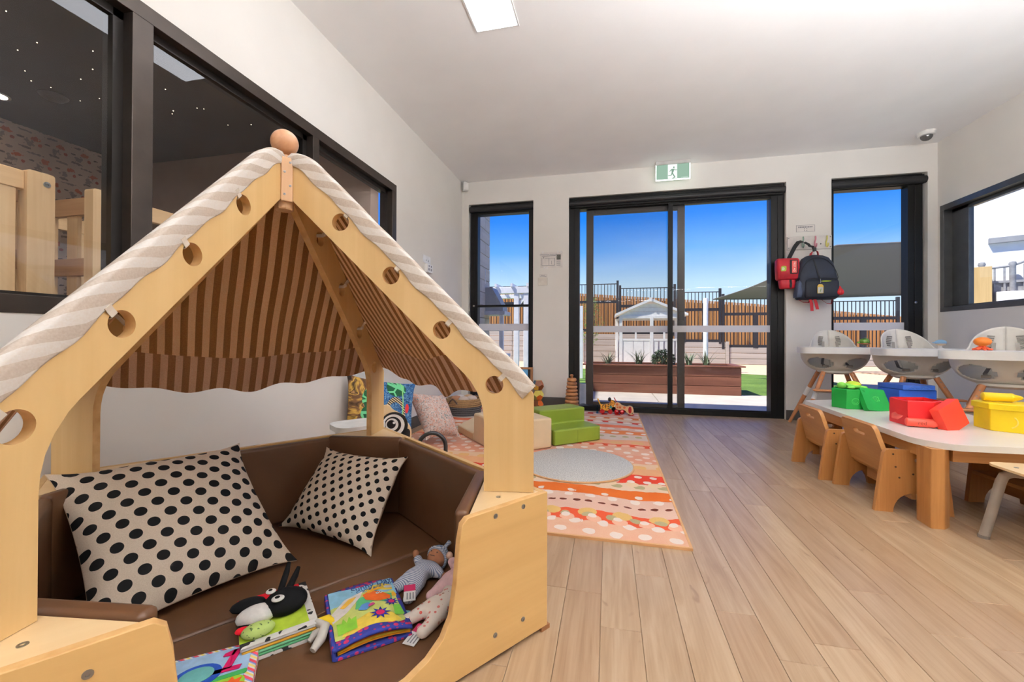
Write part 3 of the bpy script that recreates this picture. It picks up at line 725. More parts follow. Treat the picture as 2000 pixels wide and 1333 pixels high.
def screw(par, T): MB().lathe([(.0065, 0), (.0065, .0012), (.003, .0014), (.0028, -.001), (0, -.001)], 14, T=T).build('screw', STEEL, par)
for x in (A-.092, A-.186, -A+.11, -A+.2):
    for z in (.368 if x > 0 else .345, .068): screw(den, Matrix.Translation((x, -A-.0003, z)) @ Matrix.Rotation(pi/2, 4, 'X'))
for sx in (1, -1): screw(den, Matrix.Translation((sx*(A-.13), -A+.06, HB-.0012))); screw(den, Matrix.Translation((sx*(A-.06), -A+.16, HB-.0012)))
# padding: mattress cushions, wall pads and corner pads
def pad(nm, x0, x1, y0, y1, z0, z1, par=den, bv=.012): return MB().box(x0, x1, y0, y1, z0, z1).build(nm, VINYL, par, bevel=bv, seg=3)
q = A-.02
MB().box(-q, q, -q, q, .004, .02).build('base_board', VINYL, den)
pad('floor_cushion', -q, q, -q, -.058, .02, .066); pad('floor_cushion', -q, q, -.054, q, .02, .066)
pad('wall_pad', -q+.24, q-.24, q-.035, q, .067, HB-.004); pad('wall_pad', q-.035, q, -q+.24, q-.24, .067, HB-.004); pad('wall_pad', -q, -q+.035, -q+.24, q-.24, .067, HB-.004)
for sx, sy in ((1, 1), (-1, 1), (1, -1), (-1, -1)):
    Lc = .236*sqrt(2); T = Matrix.Translation((sx*(q-.118), sy*(q-.118), 0)) @ Matrix.Rotation(atan2(-sx, sy) if False else atan2(sy, sx), 4, 'Z')
    b = MB().box(-.037, -.002, -Lc/2+.004, Lc/2-.004, .067, HB+.004, T=T); b.build('corner_pad', VINYL, den, bevel=.012, seg=3)
# crossing arches
HOLES = [(.18, 1.155), (.332, .998), (.482, .841), (.634, .686)]
def arc_frame(ang, holes=True):
    inner = [(.605, HB), (.605, .575), (.603, .605), (.597, .635), (.585, .665), (.566, .696), (.55, .714)]
    poly = [(.745, HB), (.745, .655), (.742, .664), (.10, 1.31), (.085, 1.322), (.066, 1.334), (.045, 1.342), (.02, 1.346), (.02, 1.222), (.032, 1.222)] + list(reversed(inner))
    o = MB().prism(poly, -.011, .011, [circ(u, z, .0255, 28) for u, z in HOLES] if holes else [], m=0, me=1).build('arch', [PLY, EDGE], den, rot=(0, 0, ang), bevel=.0025)
    return o
ANG = {'FR': -pi/4, 'BR': pi/4, 'BL': 3*pi/4, 'FL': -3*pi/4}
arch = {k: arc_frame(a) for k, a in ANG.items()}
po = MB().lathe([(.024, 1.196), (.026, 1.20), (.026, 1.352), (.024, 1.356)], 8).build('centre_post', wood('beech_post', (226, 186, 146), (206, 160, 118), 'z', .8, .4), den)
MB().box(-.016, .016, -.006, .004, 1.215, 1.345, T=Matrix.Translation((0, -.03, 0))).build('cover_strip', po.data.materials[0], den, bevel=.003)
for dz in (1.235, 1.262, 1.30, 1.33):
    MB().lathe([(.0035, 0), (.0035, .001), (.0015, .0012), (0, 0)], 12, T=Matrix.Translation((-.007 if dz in (1.235, 1.30) else .008, -.0362, dz)) @ Matrix.Rotation(pi/2, 4, 'X')).build('screw', STEEL, den)
MB().ell((0, 0, 1.398), .038, 28).build('ball_finial', wood('beech_ball', (222, 170, 128), (190, 132, 92), 'y', .7, .32, coat=.3), den, smooth=60)
# canopy cloth: pale stripes outside, inner stripes browned to hold the shade under it
def stripes(name, c1, c2, per, ph=0.0, tr=.35):
    m = MT(name, .9, spec=.15); u, vv, _ = m.xyz(m.coord('UV'))
    fz = m.noise(m.coord(), 260, 2)
    c = m.mix((u/per + ph).fr() < .5, c1, c2); c = m.mix(.25, c, m.ramp(fz, ((.3, (90, 80, 70)), (.7, (255, 255, 255)))), 'SOFT_LIGHT')
    m.out(c); m.bump(fz, .1, .001)
    t = m.n('BsdfTranslucent'); m.link(c, t.inputs[0]); x = m.n('MixShader'); x.inputs[0].default_value = tr
    m.link(m.b.outputs[0], x.inputs[1]); m.link(t.outputs[0], x.inputs[2]); m.link(x.outputs[0], m.t.nodes['Material Output'].inputs[0]); return m.m
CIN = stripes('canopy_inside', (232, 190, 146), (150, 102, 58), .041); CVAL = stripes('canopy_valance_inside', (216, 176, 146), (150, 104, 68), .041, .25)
COUT = stripes('canopy_outside', (238, 230, 220), (208, 193, 178), .052)
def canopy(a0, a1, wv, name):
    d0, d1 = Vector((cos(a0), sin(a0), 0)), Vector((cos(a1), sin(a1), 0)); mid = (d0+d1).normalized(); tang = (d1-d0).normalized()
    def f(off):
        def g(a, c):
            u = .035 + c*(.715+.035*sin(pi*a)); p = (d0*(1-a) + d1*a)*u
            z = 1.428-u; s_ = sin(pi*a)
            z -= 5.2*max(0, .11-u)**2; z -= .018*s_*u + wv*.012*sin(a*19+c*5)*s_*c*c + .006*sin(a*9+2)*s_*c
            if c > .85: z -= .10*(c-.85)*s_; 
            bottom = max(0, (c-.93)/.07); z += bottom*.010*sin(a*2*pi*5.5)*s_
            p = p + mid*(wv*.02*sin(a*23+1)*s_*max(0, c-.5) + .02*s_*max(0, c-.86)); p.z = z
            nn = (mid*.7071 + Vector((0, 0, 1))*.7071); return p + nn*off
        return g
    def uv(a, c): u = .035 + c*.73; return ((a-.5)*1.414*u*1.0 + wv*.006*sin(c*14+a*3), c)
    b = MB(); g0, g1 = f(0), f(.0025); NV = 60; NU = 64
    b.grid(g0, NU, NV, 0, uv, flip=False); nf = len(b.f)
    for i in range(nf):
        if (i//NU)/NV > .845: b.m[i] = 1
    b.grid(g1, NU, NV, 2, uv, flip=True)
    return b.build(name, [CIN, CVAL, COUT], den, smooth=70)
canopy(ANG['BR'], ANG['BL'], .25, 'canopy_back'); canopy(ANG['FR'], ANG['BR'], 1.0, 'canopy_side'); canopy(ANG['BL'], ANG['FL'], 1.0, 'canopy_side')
HEM = stripes('canopy_hem', (238, 230, 221), (208, 193, 178), .055, 0.0, .1)
TIE = M('cotton_tape', (226, 214, 198), .9, bump=.2)
for nm, sg in (('FR', -1), ('FL', 1)):
    # front edge folded over the arch: lies on top, then hangs a little down the face the viewer sees
    pr = [(.016, .016), (-.004, .020), (-.0135, .014), (-.0155, .0), (-.015, -.016), (-.0135, -.026)]
    def hf(a, c, pr=pr, sg=sg):
        u = .02 + a*.715; k = c*(len(pr)-1); i = min(int(k), len(pr)-2); q = k-i
        y = pr[i][0]*(1-q)+pr[i+1][0]*q; n_ = pr[i][1]*(1-q)+pr[i+1][1]*q
        wob = .0028*sin(u*41)+.002*sin(u*83+1); n_ += wob*c; z0 = 1.41-u
        if u < .11: z0 -= (.11-u)**2*5.2
        e = .7071; uu = u + n_*e; zz = z0 + n_*e
        if u > .70: zz -= (u-.70)*.15; 
        return (uu, (y-.0006)*sg*-1 if sg > 0 else y-.0006, zz)
    o = MB().grid(hf, 70, 20, 0, lambda a, c: (a*.715+c*.085, c)).build('hem', HEM, den, smooth=70, rot=(0, 0, ANG[nm])); sm = o.modifiers.new('thick', 'SOLIDIFY'); sm.thickness = .002
    ys = -1 if sg < 0 else 1
    for u, z in HOLES:
        e = .7071; p = [(u+e*.042, ys*.0155, z+e*.042), (u+e*.032, ys*.0135, z+e*.032), (u+e*.022, ys*.013, z+e*.022), (u+e*.019, ys*.009, z+e*.019), (u+e*.019, -ys*.012, z+e*.019)]
        MB().strip(p, (.007*e, 0, -.007*e), th=.002).build('tie_strap', TIE, den, rot=(0, 0, ANG[nm]))
for nm in ('BR', 'BL'):
    for u, z in HOLES[:3]:
        e = .7071; ys = -1
        p = [(u+e*.075, ys*.02, z+e*.075), (u+e*.045, ys*.014, z+e*.045), (u+e*.024, ys*.013, z+e*.024), (u+e*.02, ys*.008, z+e*.02), (u+e*.02, .012, z+e*.02)]
        for y_ in (1, -1):
            MB().strip([(a_, c_*y_, d_) for a_, c_, d_ in p], (.006*e, 0, -.006*e), th=.002).build('tie_strap', TIE, den, rot=(0, 0, ANG[nm]))
        MB().ell((u+e*.026, -.016, z+e*.026), (.007, .005, .006), 10).build('tie_knot', TIE, den, rot=(0, 0, ANG[nm]))

# ---------------------------------------------------------------- cushions
def pillow(name, lbl, cs, th, mats, uvs, org, nseg=28, pinch=.035, ears=.018, back=1):
    """cs: corners in order bottom-left, bottom-right, top-right, top-left; th: full thickness"""
    c00, c10, c11, c01 = [Vector(c) for c in cs]
    nn = ((c10-c00).cross(c01-c00)).normalized(); ct = (c00+c10+c11+c01)/4
    def f(sd):
        def g(a, c):
            u, v_ = 2*a-1, 2*c-1
            p = c00*(1-a)*(1-c)+c10*a*(1-c)+c11*a*c+c01*(1-a)*c
            k = pinch*((1-u*u)*abs(v_)**3 + (1-v_*v_)*abs(u)**3); p = p + (ct-p)*k*1.6
            e_ = (abs(u)*abs(v_))**9; p = p + (p-ct).normalized()*ears*e_
            bl = max(0, (1-abs(u)**2.6)*(1-abs(v_)**2.6))**.55
            wr = 1+.05*sin(u*7+v_*3)*abs(v_) + .04*sin(v_*9-u*2)*abs(u)
            return p + nn*sd*(th/2*bl*wr + .003)
        return g
    b = MB(); uv = lambda a, c: (a*uvs[0], c*uvs[1])
    b.grid(f(1), nseg, nseg, 0, uv); b.grid(f(-1), nseg, nseg, back, uv, flip=True)
    # seam gusset
    fa, fb = f(1), f(-1); ring = [(i/nseg, 0) for i in range(nseg)]+[(1, i/nseg) for i in range(nseg)]+[(1-i/nseg, 1) for i in range(nseg)]+[(0, 1-i/nseg) for i in range(nseg)]
    vs = []; L = len(ring)
    for q_ in ring: vs += [fa(*q_), fb(*q_)]
    b.add(vs, [(2*i, 2*i+1, 2*((i+1) % L)+1, 2*((i+1) % L)) for i in range(L)], back, None, [(0, 0)]*len(vs))
    o = b.build(name, mats, smooth=60, org=org); return tag(o, lbl, 'cushion')
def polka(name, per, rad, rot):
    m = MT(name, .85, spec=.2); v = m.scale(m.coord('UV'), (1, 1, 1), rot=(0, 0, rot)); x, y, z = m.xyz(v)
    def lat(ox): 
        a = ((x/per+ox).fr()-.5)*per; c = ((y/per+ox).fr()-.5)*per; return (a*a+c*c).sq() < rad
    d = lat(0).mx(lat(.5)); wv = m.noise(m.coord(), 500, 2)
    base = m.ramp(wv, ((.3, (212, 194, 172)), (.7, (228, 212, 192)))); m.out(m.mix(d, base, (20, 19, 19))); m.bump(wv, .1, .0006); return m.m
BEI = M('beige_linen', (206, 184, 158), .9, bump=.2)
p1 = [W((-.40, .02, .09)), W((.057, .138, .085)), W((-.056, .485, .405)), W((-.513, .372, .415))]
pillow('polka_dot_cushion', 'large polka dot cushion at the left of the den, leaning on its back pad', p1, .15, [polka('polka_large', .0665, .0145, .35), BEI], (.47, .49), tuple(W((-.2, .2, .066))))
p2 = [W((.085, .40, .10)), W((.277, .035, .075)), W((.485, .20, .322)), W((.262, .445, .345))]
pillow('polka_dot_cushion', 'smaller tilted polka dot cushion in the back corner of the den', p2, .12, [polka('polka_small', .0545, .0105, .2), BEI], (.44, .38), tuple(W((.25, .25, .066))))

# ---------------------------------------------------------------- rugs
def rug_mat():
    m = MT('rug_print', .95, spec=.1); v = m.coord(); x, y0, z = m.xyz(v)
    wob = (m.noise(m.scale(v, (1, .6, 1)), 2.3, 2)-.5)*.17 + (x*1.9).sn()*.03
    fine = (m.noise(v, 18, 2)-.5)*.03
    y = y0 + wob + fine
    # bands: start y, colour
    A_ = (228, 180, 152); B_ = (212, 88, 56); C_ = (226, 190, 172); D_ = (206, 104, 44); Ee = (204, 66, 48); G_ = (232, 206, 180); O_ = (220, 128, 76); Pk = (222, 160, 134); W_ = (216, 200, 190)
    bands = [(0, A_), (1.87, B_), (1.99, C_), (2.19, D_), (2.31, G_), (2.42, Ee), (2.58, (226, 172, 128)), (2.70, (228, 194, 162)), (2.80, Pk), (3.0, (224, 172, 148)), (3.22, (212, 84, 52)), (3.30, (230, 170, 138)), (3.45, W_), (3.64, O_), (3.78, C_), (3.9, (224, 120, 88)), (4.0, W_), (4.12, Ee), (4.2, G_), (4.32, O_), (4.42, C_), (4.55, Ee), (4.66, W_)]
    c = None
    for s_, col in bands:
        c = m.mix(y > s_, c, col) if c is not None else m.mix(0.0, col, col)
    tone = m.noise(v, 7, 4, .5); c = m.mix(.10, c, m.ramp(tone, ((.3, (150, 90, 60)), (.7, (255, 240, 225)))), 'OVERLAY')
    def dots(c, yc, hw, per, r, col, ph=0.0, rows=1, ry=None):
        """rows of dots round the wavy line y = yc"""
        yy = y - (yc-hw); dy = 2*hw/rows; row = (yy/dy).fl(); q = ((yy/dy).fr()-.5)*dy
        jit = (row*12.9898 + (x/per).fl()*78.233).sn()*.5
        u = ((x/per + row*.5 + ph).fr()-.5)*per + jit*per*.10
        d = ((u/r)*(u/r) + (q/(ry or r))*(q/(ry or r))).sq()
        ins = (d < 1.0)*(yy > 0.0)*(yy < 2*hw)
        return m.mix(ins, c, col)
    Wd = (240, 226, 214); Bg = (222, 182, 112); Gr = (178, 168, 128); Br = (96, 48, 34); Pp = (238, 184, 156)
    c = dots(c, 1.82, .09, .115, .027, Wd, .2, 2)
    c = dots(c, 1.965, .05, .16, .044, Bg, .1, 1); c = dots(c, 1.935, .03, .105, .026, Gr, .35); c = dots(c, 1.90, .035, .115, .034, Pp, .05); c = dots(c, 1.925, .025, .115, .020, Wd, .12)
    c = dots(c, 2.09, .022, .062, .019, Br, 0, 1, .011); c = dots(c, 2.165, .03, .11, .024, Wd, .3)
    c = dots(c, 2.22, .03, .17, .02, Wd, .6); c = dots(c, 2.37, .025, .12, .030, Gr, .1); c = dots(c, 2.41, .035, .12, .038, (234, 208, 172), .4); c = dots(c, 2.50, .085, .085, .022, Wd, 0, 2)
    c = dots(c, 2.72, .03, .13, .04, (226, 178, 118), 0); c = dots(c, 2.9, .10, .11, .024, (236, 208, 192), .2, 3); c = dots(c, 3.10, .08, .12, .026, Wd, .4, 2)
    c = dots(c, 3.25, .03, .10, .035, (236, 190, 164), .2); c = dots(c, 3.36, .04, .16, .05, (226, 178, 128), .1); c = dots(c, 3.56, .05, .10, .028, Gr, .1)
    c = dots(c, 3.70, .04, .12, .034, Wd, 0); c = dots(c, 3.85, .05, .12, .034, Wd, .3); c = dots(c, 4.15, .05, .14, .045, Wd, .2); c = dots(c, 4.36, .05, .14, .045, Wd, .1); c = dots(c, 4.6, .06, .14, .045, (240, 214, 206), .3)
    c = m.mix(1.0, c, (240, 236, 234), 'MULTIPLY'); pile = m.noise(v, 420, 2); m.out(m.mix(.18, c, m.ramp(pile, ((.3, (110, 90, 80)), (.7, (255, 255, 255)))), 'SOFT_LIGHT')); m.bump(pile, .35, .002)
    return m.m
rug = MB().prism(rrect(-1.60, .312, 1.728, 4.71, .01, 2), .0004, .009, ax='z').build('patterned_rug', rug_mat()); tag(rug, 'orange and red dotted rug running from the den to the glass door', 'rug')
BIND = M('rug_binding', (206, 156, 106), .8)
b = MB()
for q in ((-1.61, .320, 1.720, 1.730), (-1.61, .320, 4.708, 4.718), (-1.61, -1.60, 1.73, 4.708), (.310, .320, 1.73, 4.708)): b.box(*q, .0, .0105)
b.build('edge_binding', BIND, rug)
m = MT('grey_felt', .95, spec=.1); f = m.noise(m.coord(), 190, 4, 0, .8); m.out(m.ramp(f, ((.36, (136, 133, 130)), (.5, (190, 186, 181)), (.64, (226, 223, 219))))); m.bump(f, .5, .004)
t = thing('round_mat', 'round grey mat lying on the orange rug', 'mat', (-.20, 2.70, .0095))
MB().lathe([(.352, .0), (.354, .008), (.350, .011), (0, .011)], 64).build('mat_pile', m, t, smooth=40); MB().lathe([(.353, 0), (.360, .002), (.360, .007), (.353, .0095)], 64).build('edge_binding', BIND, t, smooth=40)

# ---------------------------------------------------------------- soft foam shapes, turned 40 degrees to the room
FA = atan2(.65, .76); 
def foam_mat(n, c): return M(n, c, .38, spec=.45, nz=.04, sc=5)
CRM = foam_mat('cream_vinyl', (224, 196, 158)); TANV = foam_mat('tan_vinyl', (208, 172, 130)); GRN = foam_mat('green_vinyl', (122, 140, 42))
t = thing('foam_block', 'cream foam cube block beside the green foam step', 'foam block', (-.738, 2.775, .0105), FA)
MB().box(.0, .442, .0, .452, 0, .222).build('cover', CRM, t, bevel=.016, seg=3)
MB().box(.004, .438, -.001, .0, .010, .012).build('seam', TANV, t)
t = thing('foam_ramp', 'cream and tan foam ramp wedge behind the cream block', 'foam ramp', (-.738, 2.775, .0105), FA)
MB().prism([(0, 0), (.44, 0), (.44, .222), (.42, .224), (0, .062)], .458, .80).build('cover', CRM, t, bevel=.012, seg=3)
MB().box(-.0015, .0, .462, .796, .008, .056).build('end_face', TANV, t)
t = thing('foam_steps', 'green two-tread foam step on the rug', 'foam steps', (-.396, 3.098, .0105), FA)
MB().prism([(0, 0), (.42, 0), (.42, .235), (.205, .235), (.205, .118), (0, .118)], .004, .446, ax='x').build('cover', GRN, t, bevel=.014, seg=3)
for i in range(3): MB().box(.01+i*.21-.004*(i == 2), .012+i*.21-.004*(i == 2), -.0008, .0, .012, .1).build('seam', foam_mat('green_seam_%d' % i, (96, 112, 34)), t)

# ---------------------------------------------------------------- basket and things along the left wall
def weave(n, c1, c2):
    m = MT(n, .9); v = m.coord(); x, y, z = m.xyz(v); f = (z*330).sn()*.35 + m.noise(v, 70, 3, .4); m.out(m.ramp(f, ((.25, c1), (.75, c2)))); m.bump(f, .8, .006); return m.m
t = thing('woven_basket', 'low woven basket with charcoal base by the left wall', 'basket', (-1.50, 4.22, .0095))
wl = weave('seagrass', (138, 104, 66), (196, 160, 112)); wd = weave('charcoal_rope', (58, 56, 58), (96, 92, 92))
for i in range(4): MB().tube([(.165*cos(a)*(1+.02*i), .165*sin(a)*(1+.02*i), .014+i*.022) for a in [2*pi*k/30 for k in range(30)]], .0135, 8, closed=True).build('rope_coil', wd, t, smooth=60)
for i in range(4): MB().tube([(.176*cos(a)*(1+.01*i), .176*sin(a)*(1+.01*i), .102+i*.02) for a in [2*pi*k/30 for k in range(30)]], .0125, 8, closed=True).build('rope_coil', wl, t, smooth=60)
MB().lathe([(.16, .005), (0, .006)], 24).build('bottom', wd, t)
for a in (-1.9, 1.2): MB().tube([(.19*cos(a+q), .19*sin(a+q), .13+.05*sin(pi*(q+.28)/.56)) for q in [-.28, -.18, 0, .18, .28]], .008, 8).build('handle', M('leather_handle', (70, 44, 34), .5), t, smooth=60)
PEB = [(208, 190, 178), (196, 158, 120), (222, 214, 208), (170, 120, 90)]
for i in range(5):
    a = i*1.25; o = MB().ell((0, 0, 0), (.06, .05, .035), 12).build('soft_ball', M('soft_ball_%d' % i, PEB[i % 4], .9), loc=(-1.50+.085*cos(a), 4.22+.085*sin(a), .175), smooth=60)
    tag(o, ['pinkish', 'tan', 'pale grey', 'brown', 'rose'][i]+' soft ball heaped in the woven basket', 'ball', 'soft balls in the woven basket')
o = MB().box(-.012, .012, -.035, .035, 0, .13).build('red_board_book', M('red_cover', (150, 34, 40), .5), loc=(-1.69, 4.05, .0095), bevel=.002); tag(o, 'dark red thin board standing against the skirting by the basket', 'book')

# sea-print cushion against the wall
def sea():
    m = MT('sea_print', .9, spec=.15); v = m.coord('UV'); x, y, z = m.xyz(v)
    n1 = m.noise(v, 12, 4, 1.2); n2 = m.noise(v, 60, 4, 1.5); 
    blue = m.ramp(n2, ((.35, (28, 48, 78)), (.48, (62, 112, 164)), (.52, (34, 66, 110)), (.62, (120, 160, 190)), (.75, (40, 52, 66))))
    vo = m.n('TexVoronoi'); vo.feature = 'DISTANCE_TO_EDGE'; vo.inputs['Scale'].default_value = 16; m.link(v, vo.inputs['Vector']); ed = N(m.t, vo.outputs['Distance'])
    coral = m.mix(ed < .09, (34, 84, 56), (116, 206, 146))
    cam_ = m.ramp(n1, ((.36, (42, 34, 30)), (.47, (122, 88, 60)), (.53, (206, 164, 80)), (.60, (48, 38, 34)), (.68, (164, 124, 84))))
    c = m.mix((x + (n1-.5)*.12) < .11, blue, cam_)
    def blob(cx, cy, rx, ry): 
        a = (x-cx)/rx; d = (y-cy)/ry; return (a*a+d*d+(n1-.5)*.7) < 1.0
    c = m.mix(blob(.13, .31, .055, .075), c, coral); c = m.mix(blob(.12, .22, .05, .05), c, coral); c = m.mix(blob(.30, .40, .07, .06), c, coral)
    ax = ((x-.29)/.07); ay = ((y-.19)/.13); rr = (ax*ax+ay*ay).sq(); ring = (rr < 1.12)*(rr > .84)*(y > .12)
    st = ((y*60+x*40).fr() < .5); c = m.mix(ring, c, m.mix(st, (40, 30, 26), (214, 190, 150)))
    c = m.mix(blob(.38, .26, .016, .035), c, (216, 60, 62)); c = m.mix(blob(.385, .10, .026, .022), c, (208, 42, 40)); c = m.mix(blob(.36, .085, .012, .012), c, (40, 40, 60))
    c = m.mix((ax*0 + (x-.345-(y-.3)*.0)).op('ABSOLUTE') < .004, c, (150, 210, 130))
    m.out(c); m.bump(n2, .2, .002); return m.m
sm_ = sea(); pillow('sea_print_cushion', 'big square cushion with colourful sea creature print against the left wall', [(-1.66, 2.36, .10), (-1.36, 2.72, .06), (-1.42, 2.88, .47), (-1.68, 2.44, .57)], .16, [sm_, sm_], (.45, .45), (-1.5, 2.6, .0105))
def floral():
    m = MT('floral_print', .9, spec=.15); v = m.coord('UV')
    n1 = m.noise(v, 22, 5, 2.5); n2 = m.noise(m.scale(v, (1, 1, 1), (3, 1, 0)), 34, 4, 2); vo = m.n('TexVoronoi'); vo.inputs['Scale'].default_value = 13; vo.feature = 'DISTANCE_TO_EDGE'; m.link(v, vo.inputs['Vector']); ed = N(m.t, vo.outputs['Distance'])
    c = m.ramp(n1, ((.32, (178, 140, 124)), (.44, (212, 196, 188)), (.52, (186, 166, 160)), (.60, (204, 140, 112)), (.72, (226, 214, 206))))
    c = m.mix((n2 > .60), c, (118, 128, 126)); c = m.mix((ed < .010), c, (222, 212, 206)); m.out(c); return m.m
fl = floral(); pillow('floral_cushion', 'pinkish grey floral cushion leaning on the sea print cushion', [(-1.30, 2.84, .08), (-1.12, 3.06, .05), (-1.29, 3.14, .36), (-1.47, 2.88, .41)], .17, [fl, fl], (.4, .4), (-1.3, 2.95, .0105), pinch=.06)
# wooden board with a big black and white eye
t = thing('eye_toy', 'wooden animal face board with big black and white ringed eye', 'toy', tuple(Vector((-1.30, 2.30, .0105))), 0, rot=(0, 0, .45))
OW = wood('eye_toy_wood', (236, 210, 168), (220, 188, 140), 'z', 1, .45)
ob = fillet([(-.09, 0), (.06, 0), (.13, .10), (.135, .25), (.07, .345), (.02, .37), (.0, .40), (-.04, .40), (-.09, .36)], .03)
MB().prism(ob, -.012, .012).build('board', OW, t, bevel=.004)
for k, (r, c) in enumerate(((.082, (18, 18, 20)), (.066, (240, 236, 230)), (.050, (18, 18, 20)), (.038, (240, 236, 230)), (.026, (18, 18, 20)))):
    MB().prism(circ(.03-.004*k, .275+.002*k, r, 30), -.0128-.0006*k, -.0122-.0006*k).build('eye_ring', M('eye_ring_%d' % k, c, .4), t)
MB().prism(circ(.030, .292, .008, 16), -.0165, -.016).build('eye_glint', WHITE, t)
MB().prism(fillet([(.07, .16), (.122, .14), (.126, .25), (.08, .26)], .02), -.0128, -.0123).build('black_patch', BLK, t)
# small white table top between the den and the wall
t = thing('white_stool', 'rounded white stool top showing between the den and the left wall', 'stool', (-1.31, 1.99, .0), .93)
MB().prism(fillet([(-.13, -.11), (.13, -.11), (.13, .11), (-.13, .11)], .08, 8), .335, .362, ax='z').build('top', WHITEP, t, bevel=.012, seg=3)
for x in (-.08, .08):
    for y in (-.06, .06): MB().lathe([(.02, 0), (.017, .335)], 12, T=Matrix.Translation((x, y, 0))).build('leg', WHITEP, t, smooth=40)
t = thing('black_arch_handle', 'black curved hoop handle rising behind the den side panel', 'handle', (-.96, 2.17, .0105), .35)
MB().tube([(-.075, 0, 0), (-.075, 0, .18)]+[(-.075*cos(a), 0, .20+.075*sin(a)) for a in [pi*k/12 for k in range(13)]]+[(.075, 0, .18), (.075, 0, 0)], .0115, 12).build('hoop', M('black_rubber', (30, 29, 30), .4), t, smooth=60)
MB().box(-.12, .12, -.05, .05, 0, .03).build('base', BLK, t, bevel=.01)
# framed blue picture leaning in the window, dodecahedron tower, ring stacker
t = thing('framed_picture', 'wooden framed blue underwater picture standing at the narrow window', 'picture', (-1.06, 4.66, .0095), .0, rot=(-.06, 0, 0))
OAKF = wood('oak_frame', (176, 126, 84), (140, 96, 60), 'z', 1, .5)
for q in ((-.22, -.195, 0, .48), (.195, .22, 0, .48)): MB().box(q[0], q[1], -.02, .02, q[2], q[3]).build('frame_side', OAKF, t, bevel=.003)
for q in ((0, .025), (.455, .48)): MB().box(-.195, .195, -.02, .02, q[0], q[1]).build('frame_rail', OAKF, t, bevel=.003)
m = MT('underwater_print', .3); v = m.coord(); x, y, z = m.xyz(v); f = z*1.9 + m.noise(v, 14, 3)*.25; m.out(m.ramp(f, ((.05, (16, 44, 120)), (.45, (30, 104, 190)), (.75, (60, 148, 218)), (1, (120, 190, 236))))); MB().box(-.195, .165, -.006, .006, .025, .455).build('print', m, t); MB().box(.165, .195, -.008, .008, .025, .455).build('mount_strip', BLK, t)
def dodeca(r):
    ph = (1+sqrt(5))/2; V = []
    for a in (-1, 1):
        for b_ in (-1, 1):
            for c in (-1, 1): V.append((a, b_, c))
            V += [(0, a/ph, b_*ph), (a/ph, b_*ph, 0), (a*ph, 0, b_/ph)]
    V = [Vector(v)*r/sqrt(3) for v in V]; dirs = []
    for a in (-1, 1):
        for b_ in (-1, 1): dirs += [Vector((0, a*ph, b_)), Vector((a, 0, b_*ph)), Vector((a*ph, b_, 0))]
    out = []
    for d in dirs:
        d = d.normalized(); vs = sorted(V, key=lambda p: -p.dot(d))[:5]; c = sum(vs, Vector())/5
        ex = (vs[0]-c).normalized(); ey = d.cross(ex); vs.sort(key=lambda p: atan2((p-c).dot(ey), (p-c).dot(ex))); out.append((vs, c, d))
    return out
TC = [M('tile_yellow', (226, 184, 70), .3), M('tile_lemon', (220, 204, 92), .3), M('tile_orange', (200, 98, 36), .3), M('tile_brown', (120, 66, 34), .3), M('tile_olive', (150, 148, 76), .3), M('tile_blue', (70, 112, 132), .3)]
t = thing('tile_tower', 'tower of three coloured pentagon-tile balls by the window frame', 'toy', (-.775, 4.655, .0105))
z = .0
for k, (r, sq) in enumerate(((.068, [2, 3, 0, 2, 4, 0, 3, 2, 0, 4, 5, 3]), (.068, [4, 1, 2, 0, 1, 4, 2, 1, 4, 2, 0, 1]), (.070, [0, 3, 5, 0, 3, 0, 3, 2, 0, 0, 5, 3]))):
    rin = r*.795; zc = z+rin; z += 2*rin+.004
    q = Vector((0, sqrt((5+sqrt(5))/10)*1.0, sqrt((5-sqrt(5))/10))).normalized()
    rot = Vector((0, (1+sqrt(5))/2, 1)).normalized().rotation_difference(Vector((0, 0, -1))).to_matrix() if True else None
    rz_ = Matrix.Rotation(.35*k+.2, 3, 'Z')
    for j, (vs, c, d) in enumerate(dodeca(r)):
        vs = [rz_ @ (rot @ (c+(p-c)*.96)) for p in vs]; dd = rz_ @ (rot @ d)
        MB().add([p+Vector((0, 0, zc)) for p in vs]+[p-dd*.005+Vector((0, 0, zc)) for p in vs], [(0, 1, 2, 3, 4), (9, 8, 7, 6, 5)]+[(i, 5+i, 5+(i+1) % 5, (i+1) % 5) for i in range(5)]).build('pentagon_tile', TC[sq[j]], t)
t = thing('ring_stacker', 'tall wooden ring stacker tower beside the door frame', 'toy', (-.39, 4.60, .0005))
RW = [wood('stack_ring_a', (196, 140, 92), (158, 106, 64), 'x', 1.2, .45), wood('stack_ring_b', (178, 122, 78), (140, 92, 56), 'x', 1.2, .45)]
MB().lathe([(.086, 0), (.088, .008), (.088, .022), (.08, .03), (0, .03)], 28).build('base', RW[0], t, smooth=40)
MB().lathe([(.014, .03), (.014, .40), (.019, .405), (.021, .415), (.015, .425), (0, .428)], 18).build('peg', RW[1], t, smooth=50)
for i in range(9):
    r = .083-.0037*i; zc = .051+i*.0395; MB().lathe([(.015, zc-.017), (r-.012, zc-.018), (r-.003, zc-.012), (r, zc), (r-.003, zc+.012), (r-.012, zc+.018), (.015, zc+.017)], 28).build('ring', RW[i % 2], t, smooth=50)
